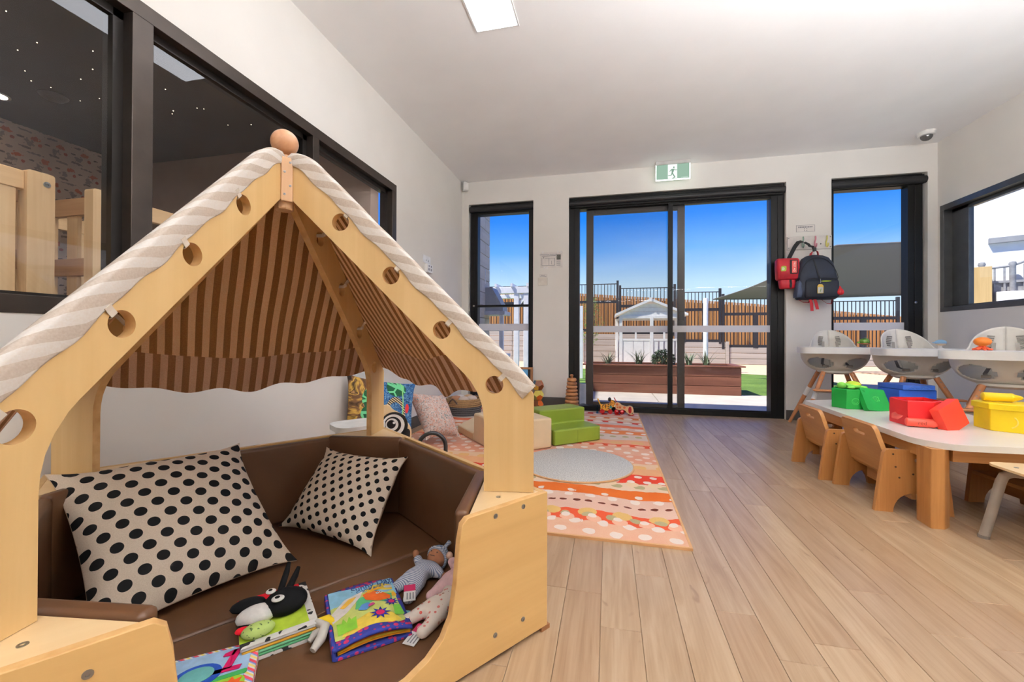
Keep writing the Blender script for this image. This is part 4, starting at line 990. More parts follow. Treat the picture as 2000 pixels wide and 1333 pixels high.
# pull-along animals
RED = M('red_lacquer', (170, 20, 26), .22, coat=.5); YEL = M('yellow_paint', (226, 168, 40), .4)
m = MT('leopard_print', .4); vo = m.n('TexVoronoi'); vo.inputs['Scale'].default_value = 75; m.link(m.coord(), vo.inputs['Vector']); d = N(m.t, vo.outputs['Distance']); m.out(m.mix((d < .42), (228, 160, 44), (60, 34, 18))); LEO = m
t = thing('pull_toy', 'yellow spotted wooden pull-along animal with red wheels by the door', 'pull toy', (-.02, 4.60, .0105), .15, 'wooden pull toys')
MB().prism(fillet([(-.065, .035), (.05, .035), (.055, .07), (.10, .075), (.105, .105), (.085, .145), (.05, .15), (.035, .115), (-.03, .10), (-.06, .105)], .012), -.014, .014).build('body', LEO, t, bevel=.003)
MB().prism(fillet([(-.065, .09), (-.055, .09), (-.085, .165), (-.098, .16)], .004), -.006, .006).build('tail', YEL, t)
MB().ell((.035, 0, .155), (.018, .022, .022), 12).build('ear', BLK, t, smooth=60); MB().prism(circ(.068, .118, .006, 12), -.0146, -.0141).build('eye', BLK, t); MB().prism(fillet([(.08, .078), (.104, .08), (.104, .10), (.085, .10)], .006), -.0148, -.0141).build('muzzle', WHITE, t)
MB().prism(fillet([(.03, .06), (.06, .06), (.06, .085), (.035, .085)], .005), -.0148, -.0141).build('collar_patch', M('teal_patch', (70, 140, 140), .4), t)
for x in (-.045, .04):
    for y in (-.02, .02): MB().lathe([(.024, -.006), (.026, 0), (.024, .006), (0, .007)], 18, T=Matrix.Translation((x, y, .026)) @ Matrix.Rotation(pi/2, 4, 'X')).build('wheel', RED, t, smooth=40)
t = thing('pull_toy', 'pale spotted wooden pull-along dog, head down, red ball wheels', 'pull toy', (.165, 4.60, .0105), -.1, 'wooden pull toys'); NATW = wood('pull_toy_wood', (230, 194, 150), (206, 164, 118), 'x', 1, .45)
MB().prism(fillet([(-.09, .06), (-.055, .045), (0, .055), (.03, .025), (.06, .0), (.095, .004), (.10, .05), (.085, .09), (.055, .098), (.03, .085), (-.02, .095), (-.06, .13), (-.09, .125)], .018), -.016, .016).build('body', NATW, t, bevel=.004)
for u, z_, r in ((-.07, .105, .013), (-.04, .075, .012), (.005, .075, .013), (-.065, .075, .009)): MB().prism(circ(u, z_, r, 16), -.0168, -.0162).build('spot', M('orange_spot_%d' % int(z_*1000+u*1000), (206, 96, 40), .4), t)
MB().prism(circ(.062, .052, .017, 20, .036), -.022, -.0162).build('ear', RED, t, bevel=.002); MB().tube([(-.075, 0, .125), (-.105, 0, .175)], .005, 8).build('tail', RED, t); MB().prism(circ(.085, .02, .006, 12), -.0168, -.0162).build('nose', BLK, t)
for x in (-.075, -.02):
    for y in (-.028, .028): MB().ell((x, y, .027), (.027, .016, .027), 16).build('wheel', RED, t, smooth=60)
o = MB().lathe([(.012, 0), (.006, .05), (.003, .085), (0, .088)], 12).build('small_bottle', glass('pale_blue_plastic', (150, 200, 230), 1.3, .2), loc=(-.115, 4.60, .0105), smooth=40); tag(o, 'tiny pale blue pointed cone toy beside the yellow spotted pull-along', 'toy')

# ---------------------------------------------------------------- wall fittings
t = thing('power_outlet', 'white double power outlet on the left wall', 'power outlet', (XL, 3.752, 1.575))
MB().box(0, .008, -.085, .085, -.03, .045).build('plate', WHITE, t, bevel=.003)
for y in (-.02, .035): MB().box(.0075, .0105, y-.006, y+.006, -.008, .006).build('switch', M('grey_rocker_%d' % int(y*1000), (180, 180, 178), .4), t)
t = thing('plug_in_cover', 'white childproof outlet cover box just below the power outlet', 'outlet cover', (XL, 3.77, 1.505))
MB().box(0, .035, -.062, .062, -.05, .034).build('box', WHITE, t, bevel=.004)
for y in (-.03, .02):
    MB().box(.035, .0356, y-.012, y+.012, -.03, -.008).build('slot', M('slot_grey_%d' % int(y*1000), (150, 150, 150), .5), t); MB().box(.035, .0356, y-.006, y+.008, .006, .02).build('slot', BLK, t)
INK = M('print_grey', (120, 122, 126), .6); PAPER = M('laminated_paper', (226, 220, 214), .35)
t = thing('evacuation_plan', 'laminated evacuation plan taped to the wall left of the door', 'notice', (-.641, YB-.001, 1.725))
MB().box(-.128, .128, -.001, 0, -.09, .09).build('sheet', PAPER, t)
text('EVACUATION DIAGRAM', .018, M('ink_blue', (70, 80, 110), .6), t, (-.035, -.0022, .062), (pi/2, 0, 0), ext=.0002)
MB().box(-.112, .05, -.0016, -.001, .045, .050).build('heading_rule', INK, t)
MB().box(.06, .108, -.0016, -.001, .0, .06).build('site_photo', M('site_photo_tone', (92, 92, 84), .6, nz=.5, sc=60), t)
b = MB()
for q in ((-.112, -.108, -.06, .03), (-.03, -.026, -.06, .02), (-.112, .04, -.064, -.060), (.0, .004, -.05, -.01), (-.07, .04, .018, .021), (.036, .04, -.06, .02), (-.095, -.085, .02, .035)): b.box(q[0], q[1], -.0016, -.001, q[2], q[3])
for i in range(5): b.box(.06, .105, -.0016, -.001, -.018-i*.012, -.014-i*.012)
b.build('plan_lines', INK, t)
for x, z_ in ((-.10, .09), (.075, .092), (.112, .088), (-.08, -.09), (-.05, -.092)): MB().box(x-.01, x+.01, -.0018, -.0008, z_-.012, z_+.012).build('tape', M('clear_tape_%d' % int(x*1000+200), (240, 238, 236), .15), t)
t = thing('wall_label', 'small white printed label above the wall plate', 'label', (-.735, YB-.001, 1.545)); MB().box(-.048, .048, -.001, 0, -.018, .018).build('sheet', PAPER, t)
b = MB(); b.box(-.03, .02, -.0014, -.001, .002, .008); b.box(-.04, .035, -.0014, -.001, -.012, -.008); b.build('print_lines', INK, t)
t = thing('switch_plate', 'plain cream wall plate under the small label left of the door', 'switch plate', (-.74, YB, 1.478)); MB().box(-.055, .055, -.009, 0, -.045, .045).build('plate', M('cream_plate', (222, 214, 202), .4), t, bevel=.003); MB().box(-.012, .012, -.0105, -.008, -.012, .012).build('rocker', M('cream_rocker', (226, 219, 208), .4), t, bevel=.001)
t = thing('wall_sign', 'small white sign with a cross above the hook rail', 'sign', (1.940, YB-.001, 1.943)); MB().box(-.085, .085, -.001, 0, -.036, .036).build('sheet', PAPER, t)
b = MB()
for q in ((-.083, .083, .032, .034), (-.083, .083, -.034, -.032), (-.083, -.081, -.034, .034), (.081, .083, -.034, .034)): b.box(q[0], q[1], -.0014, -.001, q[2], q[3])
for i in range(9): b.box(-.065+i*.0145, -.055+i*.0145, -.0014, -.001, .008, .020)
b.build('print_lines', INK, t)
b = MB()
for sx in (-1, 1):
    for sz in (-1, 1): b.box(sx*.010-.004, sx*.010+.004, -.0014, -.001, -.013+sz*.010-.002, -.013+sz*.010+.002); b.box(sx*.012-.002, sx*.012+.002, -.0014, -.001, -.013+sz*.008-.004, -.013+sz*.008+.004)
b.build('cross_symbol', BLK, t)
t = thing('hook_rail', 'white wall board with coloured coat hooks holding the bags', 'hook rail', (1.968, YB, 1.795)); MB().box(-.197, .197, -.016, 0, -.067, .067).build('board', M('hook_board_white', (228, 222, 216), .5), t, bevel=.003)
for i, (x, c) in enumerate(((-.065, (150, 176, 158)), (.045, (222, 140, 156)), (.145, (214, 206, 110)))):
    MB().tube([(x+.010, -.018, .060), (x+.006, -.03, .03), (x, -.024, -.005), (x, -.026, -.04), (x, -.045, -.055), (x, -.062, -.04), (x, -.064, -.02)], .0062, 10).build('hook', M('hook_%d' % i, c, .35), t, smooth=60)
for x in (-.185, .185):
    for z_ in (-.05, .05): MB().lathe([(.006, 0), (.006, .002), (0, .003)], 12, T=Matrix.Translation((x, -.016, z_)) @ Matrix.Rotation(pi/2, 4, 'X')).build('screw', STEEL, t)
MB().lathe([(.006, 0), (.006, .002), (0, .003)], 12, T=Matrix.Translation((.10, -.016, -.018)) @ Matrix.Rotation(pi/2, 4, 'X')).build('screw', BLK, t)
# exit sign
t = thing('exit_sign', 'green illuminated running-man exit sign hanging above the door', 'exit sign', (.66, 4.66, 2.505))
MB().box(-.175, .175, -.03, .05, .162, .195).build('housing', M('exit_housing', (214, 212, 208), .5), t, bevel=.004)
GL = emit('edge_glow', (250, 255, 250), 5.0); b = MB()
b.box(-.172, .172, -.006, .008, 0, .007); b.box(-.172, -.166, -.006, .008, .007, .162); b.box(.166, .172, -.006, .008, .007, .162); b.build('edge_light', GL, t)
EG = emit('exit_green', (158, 190, 170), .95); MB().box(-.166, .166, -.004, .006, .007, .162).build('green_panel', EG, t)
MB().box(-.05, .043, -.0046, -.004, .012, .162).build('white_doorway', emit('exit_white', (244, 252, 246), 1.05), t)
MAN = emit('exit_man', (140, 170, 152), .9); b = MB()
b.prism(circ(.010, .130, .008, 16), -.0054, -.0046)
for pl_ in ([(-.016, .112), (.008, .116), (.014, .10), (.0, .068), (-.014, .064), (-.012, .085)], [(-.016, .113), (-.034, .09), (-.030, .086), (-.01, .106)], [(.010, .112), (.026, .096), (.042, .098), (.042, .104), (.028, .103), (.014, .116)],
            [(-.012, .07), (.002, .07), (.026, .026), (.020, .02), (.016, .022)], [(-.014, .068), (-.002, .066), (-.012, .046), (-.048, .042), (-.048, .048), (-.018, .053)], [(.014, .028), (.026, .026), (.008, .012), (-.01, .012)]): b.prism(pl_, -.0054, -.0046)
b.build('running_man', MAN, t); MB().box(.08, .155, -.0046, -.004, .018, .021).build('small_print', emit('exit_print', (230, 244, 236), .9), t)
# dome camera and motion sensor
t = thing('dome_camera', 'white dome security camera on the ceiling in the right corner', 'security camera', (2.80, 4.50, H))
MB().lathe([(.065, 0), (.065, -.02), (.058, -.032), (.045, -.036), (0, -.036)], 28).build('base', WHITEP, t, smooth=40); MB().lathe([(.044, -.034), (.042, -.05), (.032, -.066), (.016, -.076), (0, -.078)], 24).build('smoked_dome', M('smoked_dome', (92, 90, 88), .12, spec=.8), t, smooth=60)
t = thing('motion_sensor', 'small white motion sensor in the left ceiling corner', 'motion sensor', (-1.672, 4.715, 2.64)); MB().prism(fillet([(-.028, -.05), (.02, -.06), (.028, .045), (-.026, .045)], .01), -.03, .03, ax='x').build('body', WHITEP, t, rot=(0, 0, .6), bevel=.005); MB().box(-.012, .012, -.01, .03, .045, .06).build('bracket', WHITEP, t)

# ---------------------------------------------------------------- bags on the hooks
NAVY = M('navy_nylon', (34, 40, 56), .7, nz=.2, sc=8, bump=.15); NAVY2 = M('navy_nylon_dark', (25, 30, 43), .7, nz=.2, sc=8); REDN = M('red_nylon', (186, 26, 44), .55, nz=.15, sc=9, bump=.15); STR = M('black_webbing', (20, 20, 21), .7, bump=.2); REDS = M('red_webbing', (172, 24, 36), .7)
def bag(prof, n=28, wave=.0):
    """prof: (z, half width, half depth, x shift, y shift) sections lofted as rounded shapes"""
    secs = []
    for z_, hw, hd, sx, sy in prof:
        r = []
        for i in range(n):
            a = 2*pi*i/n; ca, sa = cos(a), sin(a); e = .55
            r.append(Vector((sx+hw*(abs(ca)**e)*(1 if ca > 0 else -1)+wave*sin(a*5+z_*40), sy+hd*(abs(sa)**e)*(1 if sa > 0 else -1)+wave*sin(a*4+z_*31), z_)))
        secs.append(r)
    return MB().loft(secs)
t = thing('backpack', 'navy blue backpack with red straps hanging on the hook rail', 'backpack', (2.0, 4.755, 1.215))
bag([(0, .165, .05, 0, -.06), (.012, .178, .062, 0, -.068), (.10, .176, .072, .0, -.076), (.20, .172, .07, .0, -.074), (.30, .160, .062, -.0, -.066), (.36, .142, .054, 0, -.058), (.41, .112, .044, -.002, -.05), (.435, .075, .032, -.004, -.04), (.447, .03, .015, -.004, -.03)], wave=.003).build('main_body', NAVY, t, smooth=60)
bag([(.01, .135, .022, .022, -.135), (.03, .145, .03, .022, -.142), (.16, .142, .03, .02, -.143), (.185, .135, .02, .02, -.135), (.19, .128, .012, .02, -.13)], wave=.002).build('front_pocket', NAVY2, t, smooth=60)
bag([(.02, .028, .04, -.168, -.085), (.05, .03, .05, -.166, -.09), (.16, .026, .045, -.158, -.086), (.2, .012, .03, -.15, -.08)], wave=.002).build('side_pocket', M('grey_mesh', (70, 80, 104), .7), t, smooth=60)
MB().tube([(-.115, -.135, .195), (-.05, -.158, .2), (.05, -.16, .2), (.15, -.14, .19), (.17, -.1, .17)], .003, 6).build('zip', STR, t)
MB().tube([(-.17, -.08, .16)]+[(-.168*cos(a), -.135+.03*sin(a), .16+.25*sin(a)) for a in [pi*k/16 for k in range(1, 16)]]+[(.17, -.08, .16)], .0028, 6).build('zip', STR, t)
MB().ell((.045, -.172, .168), (.045, .006, .0065), 14).build('lime_lining', M('lime_fabric', (190, 204, 60), .6), t, smooth=60)
MB().strip([(-.04, -.05, .435), (-.03, -.062, .475), (0, -.065, .485), (.02, -.06, .472), (.03, -.05, .43)], (0, .012, 0), th=.004).build('grab_loop', REDS, t)
MB().strip([(-.045, -.06, .43), (-.04, -.066, .46), (-.03, -.066, .465)], (.010, 0, 0), th=.003).build('grab_loop', REDS, t)
for x0, x1, z1 in ((-.02, -.035, -.115), (.02, .012, -.10)): MB().strip([(x0-.045, -.1, .012), (x0-.03, -.1, -.04), (x1-.01, -.1, z1)], (.0135, 0, 0), th=.003).build('shoulder_strap', REDS, t)
MB().strip([(-.165, -.05, .02), (-.12, -.08, -.025), (-.07, -.085, -.03), (-.05, -.08, .0)], (0, .01, .003), th=.003).build('shoulder_strap', REDS, t); MB().strip([(.04, -.08, .0), (.09, -.08, -.04), (.13, -.08, -.045), (.145, -.06, .005)], (0, .01, .004), th=.003).build('shoulder_strap', REDS, t)
MB().strip([(-.045, -.075, .44), (-.03, -.118, .36), (-.01, -.155, .22), (-.008, -.176, .19)], (.006, 0, 0), th=.002).build('lanyard', STR, t)
MB().tube([(-.008, -.178, .19), (-.005, -.180, .165), (-.008, -.18, .15)], .003, 8).build('clip', STEEL, t)
o = MB().prism(fillet([(-.026, 0), (.026, 0), (.026, .072), (.014, .088), (-.014, .088), (-.026, .072)], .004), -.181, -.178, T=Matrix.Translation((-.008, 0, .05))).build('name_tag', M('tag_yellow', (222, 184, 70), .4), t)
MB().prism(fillet([(-.022, .004), (.022, .004), (.022, .06), (-.022, .06)], .003), -.1822, -.181, T=Matrix.Translation((-.008, 0, .05))).build('tag_card', M('tag_card_grey', (206, 204, 196), .4), o); MB().prism([(-.006, .02), (.0, .012), (.008, .04), (.003, .05)], -.1828, -.1822, T=Matrix.Translation((-.008, 0, .05))).build('tag_drawing', M('tag_green', (120, 150, 90), .4), o)
MB().lathe([(.001, .0), (.024, .004), (.034, .02), (.034, .036), (.024, .058), (.012, .075), (.008, .088), (0, .09)], 18, T=Matrix.Translation((.168, -.15, .03))).build('red_bell_charm', M('red_silicone', (206, 36, 40), .4), t, smooth=60)
t = thing('first_aid_pouch', 'small red first aid pouch hanging left of the navy backpack', 'pouch', (1.75, 4.755, 1.33))
bag([(.085, .085, .04, 0, -.05), (.10, .098, .05, 0, -.058), (.20, .105, .055, .0, -.062), (.28, .104, .05, .0, -.058), (.30, .095, .036, .004, -.05), (.305, .08, .02, .004, -.045)], wave=.002).build('main_body', REDN, t, smooth=60)
bag([(.0, .06, .03, .002, -.045), (.01, .068, .036, .002, -.05), (.08, .072, .04, .0, -.052), (.095, .066, .03, 0, -.05)], wave=.002).build('lower_pouch', REDN, t, smooth=60)
MB().box(.004, .072, -.122, -.116, .14, .278).build('black_panel', STR, t, bevel=.004); o = MB().box(.020, .062, -.1245, -.122, .15, .268).build('clear_label', M('label_red', (232, 84, 76), .25), t)
text('FIRST AID', .024, M('label_white', (246, 226, 214), .4), t, (.041, -.1252, .209), (pi/2, pi/2, 0), ext=.0002, sx=.95)
MB().prism(fillet([(-.075, .168), (-.035, .168), (-.027, .18), (-.027, .218), (-.062, .222), (-.075, .21)], .008), -.1195, -.1165).build('logo_patch', M('lime_patch', (186, 206, 60), .5), t); MB().prism(fillet([(-.07, .178), (-.048, .175), (-.04, .2), (-.062, .212)], .01), -.1205, -.1195).build('leaf_emblem', M('leaf_pale', (226, 236, 200), .5), t)
MB().strip([(.02, -.09, .085), (.022, -.095, .04), (.022, -.09, .005)], (.010, 0, 0), th=.004).build('strap', STR, t)
MB().strip([(.02, -.045, .30), (.045, -.05, .36), (.072, -.055, .42), (.10, -.06, .462), (.135, -.062, .47), (.16, -.055, .458)], (.016, .003, -.010), th=.003).build('carry_strap', STR, t)
MB().strip([(.155, -.056, .460), (.19, -.06, .438), (.20, -.062, .42), (.225, -.066, .41), (.235, -.07, .38)], (.010, 0, .006), th=.004).build('carry_strap', STR, t)
MB().box(.222, .252, -.082, -.062, .36, .40).build('buckle', BLK, t, bevel=.005); MB().box(.236, .250, -.08, -.072, .33, .362).build('care_label', WHITE, t)

# ---------------------------------------------------------------- high chairs
HCW = M('highchair_shell', (232, 226, 214), .45, nz=.02); HCT = M('highchair_tray', (240, 238, 234), .35, nz=.02); BEECH = wood('beech_leg', (206, 142, 94), (176, 112, 68), 'z', .8, .4); BEECHX = wood('beech_rest', (206, 142, 94), (176, 112, 68), 'x', .8, .4); HARN = M('grey_harness', (150, 142, 132), .8); SLOT = M('slot_shadow', (132, 126, 118), .8)
def rimz(a): s_ = sin(a); return .70 + (.21*s_**.75 if s_ > 0 else 0)
def shell(off):
    def f(a, c):
        an = -pi/2 + (a-.5)*2*pi; q = c*pi/2; rr = sin(q)**.62; h = (1-cos(q))**.95
        zr = rimz(an); z_ = .535 + (zr-.535)*h + off; up = min(1, max(0, (z_-.63)/.08)); up = up*up*(3-2*up)
        rx = .245*rr*(1-.34*up*min(1, max(0, sin(an))*5)) - off; ry = .19*rr - off
        return (rx*cos(an), ry*sin(an)+.02+(.12*max(0, z_-.66) if sin(an) > 0 else 0), z_)
    return f
def hole(a, c):
    an = abs(a-.5)*360
    return ((an-38)/27)**2 + ((c-.62)/.23)**2 < 1
def highchair(loc, rz, lbl):
    t = thing('high_chair', lbl, 'high chair', loc, rz, 'white and beech high chairs')
    b = MB().grid(shell(0), 72, 36, skip=hole); o = b.build('seat_shell', HCW, t, smooth=60); s_ = o.modifiers.new('thick', 'SOLIDIFY'); s_.thickness = .009; s_.offset = 1
    MB().lathe([(.10, .515), (.13, .53), (.12, .545), (0, .55)], 24).build('seat_base', HCW, t, smooth=40)
    pr = fillet([(-.293, -.30), (.293, -.30), (.293, -.02), (.21, .06), (-.21, .06), (-.293, -.02)], [.10, .10, .06, .05, .05, .06], 7)
    MB().prism(pr, .698, .752, ax='z').build('tray', HCT, t, bevel=.012, seg=3)
    for sx in (-1, 1):
        for i in range(6): MB().box(-.017, .017, -.002, .002, -.0045, .0045, T=Matrix.Translation((sx*(.062+.003*(5-i)), .189+.004*i*.5, .772+i*.0145)) @ Matrix.Rotation(sx*-.12, 4, 'Y')).build('harness_slot', SLOT, t)
        MB().strip([(sx*.05, .17, .80), (sx*.06, .12, .66), (sx*.09, .0, .60), (sx*.085, -.09, .585)], (.010, 0, 0), th=.002).build('harness_strap', HARN, t)
        MB().box(sx*.085-.022, sx*.085+.022, -.105, -.08, .578, .596).build('buckle', HARN, t, bevel=.004)
        for sy in (-1, 1):
            P0, P1 = Vector((sx*.10, sy*.09, .53)), Vector((sx*.298, sy*.29, .004))
            l = MB().tube([P0, P0.lerp(P1, .5), P1], [.0185, .018, .014], 14).build('leg', BEECH, t, smooth=50)
            MB().tube([P0.lerp(P1, .30), P0.lerp(P1, .45)], [.0195, .0192], 14).build('white_sleeve', WHITE, l, smooth=50); MB().ell(tuple(P1), (.015, .015, .004), 10).build('rubber_tip', WHITEP, l)
            for q in (.06, .13):
                p = P0.lerp(P1, q); MB().ell((p.x, p.y-.0165, p.z), (.006, .004, .006), 10).build('bolt', STEEL, l, smooth=60)
    MB().box(-.20, .20, -.245, -.185, .372, .388).build('footrest', BEECHX, t, bevel=.007, seg=3); MB().tube([(-.17, -.19, .36), (.17, -.19, .36)], .007, 10).build('cross_bar', HCT, t)
    return t
def P3(t, l): return Matrix.LocRotScale(t.location, t.rotation_euler, None) @ Vector(l)
hc1 = highchair((1.975, 4.28, 0), -.22, 'white high chair on beech legs between the door and the right window')
hc2 = highchair((2.335, 3.90, 0), -.10, 'white high chair in the middle of the three, before the right window frame')
hc3 = highchair((2.455, 3.27, 0), -.62, 'white high chair nearest the right wall, cut off by the frame')
ORG_ = M('orange_toy', (232, 128, 34), .5)
def suction(name, lbl, p, c1, c2, kind):
    t = thing(name, lbl, 'toy', p, -.1, 'suction toys on the high chair trays')
    if kind == 'turtle':
        MB().lathe([(.022, 0), (.02, .004), (.005, .008), (.004, .024)], 18).build('suction_cup', glass('clear_cup', (235, 235, 235), 1.3, .1), t, smooth=40); MB().ell((0, 0, .050), (.036, .030, .031), 20).build('shell', c1, t, smooth=60); MB().ell((0, 0, .034), (.033, .029, .012), 18).build('belly', c2, t, smooth=60); MB().ell((-.042, 0, .042), (.012, .009, .009), 12).build('head', c1, t, smooth=60); MB().ell((.037, 0, .036), (.006, .004, .003), 8).build('tail', c2, t, smooth=60)
    elif kind == 'whale':
        MB().lathe([(.02, 0), (.018, .004), (.008, .01), (.008, .022)], 18).build('suction_cup', WHITEP, t, smooth=40); MB().ell((0, 0, .046), (.035, .026, .022), 20).build('body', c1, t, smooth=60); MB().ell((0, 0, .036), (.032, .025, .013), 18).build('belly', c2, t, smooth=60); MB().ell((-.04, 0, .046), (.011, .006, .004), 10).build('tail', c1, t, smooth=60)
    else:
        MB().lathe([(.010, .004), (.012, .018), (.009, .026)], 16).build('neck', c2, t, smooth=40); MB().ell((0, 0, .045), (.033, .03, .023), 22).build('head', c1, t, smooth=60)
        for k in range(7): a = 2*pi*k/7; MB().tube([(.006*cos(a), .006*sin(a), .018), (.022*cos(a), .022*sin(a), .008), (.036*cos(a), .036*sin(a), .006)], [.008, .007, .004], 8).build('tentacle', c2, t, smooth=60)
    return t
suction('suction_toy', 'green turtle suction toy on the first high chair tray', P3(hc1, (.165, -.18, .7525)), M('turtle_green', (88, 128, 34), .35), M('turtle_brown', (120, 66, 36), .4), 'turtle')
suction('suction_toy', 'pale blue whale suction toy on the middle high chair tray', P3(hc2, (.10, -.14, .7525)), M('whale_blue', (130, 170, 198), .35), M('whale_cream', (206, 180, 150), .4), 'whale')
so = suction('suction_toy', 'orange octopus suction toy on the right-hand high chair tray', P3(hc3, (-.10, -.17, .7525)), ORG_, M('octopus_red', (230, 92, 50), .4), 'octopus'); so.scale = (1.25, 1.25, 1.25)

# ---------------------------------------------------------------- low table and children's chairs
OAKZ = wood('oak_upright', (198, 140, 80), (156, 100, 50), 'z', .8, .42, coat=.1); OAKX = wood('oak_rail_x', (200, 142, 82), (156, 100, 50), 'x', .8, .42, coat=.1); OAKY = wood('oak_rail_y', (202, 148, 90), (162, 108, 58), 'y', .8, .42, coat=.1)
TOPW = M('table_laminate', (238, 232, 222), .3, nz=.015, sc=4)
TZ = .372
t = thing('low_table', 'low white-topped table with oak legs on the right', 'table', (1.85, 2.9, 0)); ox, oy = 1.85, 2.9
tp = [(1.352, 2.25), (1.425, 2.150), (1.93, 2.165), (1.985, 2.25), (2.13, 3.17), (2.17, 3.50), (1.95, 3.68), (1.40, 3.455)]
MB().prism(fillet([(x-ox, y-oy) for x, y in tp], [.07, .07, .05, .05, .02, .05, .05, .03], 6), TZ-.028, TZ, ax='z').build('tabletop', TOPW, t, bevel=.006, seg=3)
for pts_ in ([(1.353, 2.151), (1.403, 2.151), (1.446, 2.19), (1.446, 2.25), (1.358, 2.25)], [(1.84, 2.16), (1.90, 2.16), (1.95, 2.23), (1.95, 2.26), (1.84, 2.26)], [(1.41, 3.36), (1.50, 3.36), (1.50, 3.47), (1.42, 3.43)], [(2.04, 3.40), (2.13, 3.40), (2.13, 3.46), (2.04, 3.52)]):
    MB().prism(fillet([(x+.012-ox, y+.018-oy) for x, y in pts_], .006, 3), 0, TZ-.028, ax='z').build('leg', OAKZ, t, bevel=.003)
MB().box(1.46-ox, 1.85-ox, 2.195-oy, 2.217-oy, .287, TZ-.028).build('apron', OAKX, t, bevel=.002); MB().box(1.385-ox, 1.407-ox, 2.27-oy, 3.40-oy, .287, TZ-.028).build('apron', OAKY, t, bevel=.002)
MB().prism([(1.945-ox, 2.28-oy), (1.967-ox, 2.28-oy), (2.112-ox, 3.40-oy), (2.09-ox, 3.40-oy)], .287, TZ-.028, ax='z').build('apron', OAKY, t); MB().prism([(1.50-ox, 3.45-oy), (1.93-ox, 3.63-oy), (2.06-ox, 3.53-oy), (2.05-ox, 3.51-oy), (1.93-ox, 3.605-oy), (1.50-ox, 3.43-oy)], .287, TZ-.028, ax='z').build('apron', OAKX, t)
def slot(u0, u1, v0, v1, n=6): return rrect(u0, u1, v0, v1, (v1-v0)/2-.0005, n)
def cube_chair(loc, rz, lbl, w=.39):
    t = thing('toddler_chair', lbl, 'chair', loc, rz, 'oak cube chairs round the low table'); h = w/2
    arch_ = [(.075+.085*(1-cos(a)), .095*sin(a)) for a in [pi*k/14 for k in range(15)]]
    side = [(0, 0)]+[(x, z_) for x, z_ in arch_]+[(.315, 0)]+fillet([(.285, .30), (.045, .30)], 0)
    side = [(0, 0)]+arch_+[(.315, 0)]+[(.287, .275), (.280, .290), (.266, .297)]+[(.060, .297), (.046, .291), (.038, .278)]
    for s_ in (-1, 1):
        p = MB().prism(side, s_*(h-.011)-.011, s_*(h-.011)+.011, [slot(.16, .245, .238, .262)]).build('side_panel', OAKZ, t, bevel=.004)
        for u, z_ in ((.075, .275), (.085, .215), (.155, .185), (.10, .165)):
            MB().lathe([(.0045, 0), (.0045, .0008), (0, .0008)], 10, T=Matrix.Translation((u, s_*h, z_)) @ Matrix.Rotation(-s_*pi/2, 4, 'X')).build('dowel', M('dark_dowel', (70, 44, 24), .6) if 'dark_dowel' not in bpy.data.materials else bpy.data.materials['dark_dowel'], p)
    T = Matrix.Translation((.092, 0, .165)) @ Matrix.Rotation(-.27, 4, 'Y')
    bk = fillet([(-h+.024, 0), (h-.024, 0), (h-.05, .24), (-h+.05, .24)], [.002, .002, .03, .03])
    MB().prism(bk, -.010, .010, [slot(-.05, .05, .172, .198)], ax='x', T=T).build('backrest', OAKY, t, bevel=.004)
    MB().box(.095, .30, -h+.022, h-.022, .145, .162).build('seat', OAKY, t, bevel=.003); MB().box(.16, .18, -h+.022, h-.022, .06, .135).build('stretcher', OAKY, t)
    return t
cube_chair((1.20, 2.963, 0), 0, 'oak cube chair tucked under the far left side of the table')
cube_chair((1.243, 2.528, 0), 0, 'oak cube chair tucked under the table next to its front leg')
cube_chair((2.10, 2.42, 0), pi+.06, 'oak cube chair pushed in from the opposite side of the table')
TAUPE = M('taupe_tube', (150, 138, 126), .45); 
t = thing('stacking_chair', 'small chair with taupe tube legs and plywood seat at the right edge', 'chair', (1.67, 1.98, 0))
for sx, sy in ((-1, 1), (-1, -1), (1, 1), (1, -1)):
    MB().tube([(sx*.155, sy*.14, .004), (sx*.135, sy*.128, .12), (sx*.115, sy*.118, .24), (sx*.108, sy*.112, .268), (sx*.09, sy*.10, .283), (sx*.06, sy*.07, .287), (0, 0, .287)], .0165, 14).build('leg', TAUPE, t, smooth=60)
    MB().lathe([(.018, 0), (.018, .012)], 14, T=Matrix.Translation((sx*.155, sy*.14, 0))).build('foot_cap', M('grey_cap_%d%d' % (sx, sy), (120, 112, 104), .6), t)
MB().prism(fillet([(-.15, -.15), (.15, -.15), (.15, .15), (-.15, .15)], .05, 6), .304, .314, ax='z').build('seat', PLYF, t, bevel=.004)
for x in (-.10, .10): MB().lathe([(.007, .314), (.007, .3155), (0, .316)], 12, T=Matrix.Translation((x, .07, 0))).build('rivet', STEEL, t)
t = thing('cube_stool', 'oak cube chair side standing at the right edge behind the tube-legged chair', 'chair', (1.70, 2.10, 0), 0)
t.location = (1.76, 2.07, 0)
MB().prism([(0, 0), (.30, 0), (.28, .27), (.03, .27)], -.011, .011).build('side_panel', OAKZ, t, bevel=.004); MB().box(.05, .26, .011, .09, .15, .165).build('seat', OAKY, t)

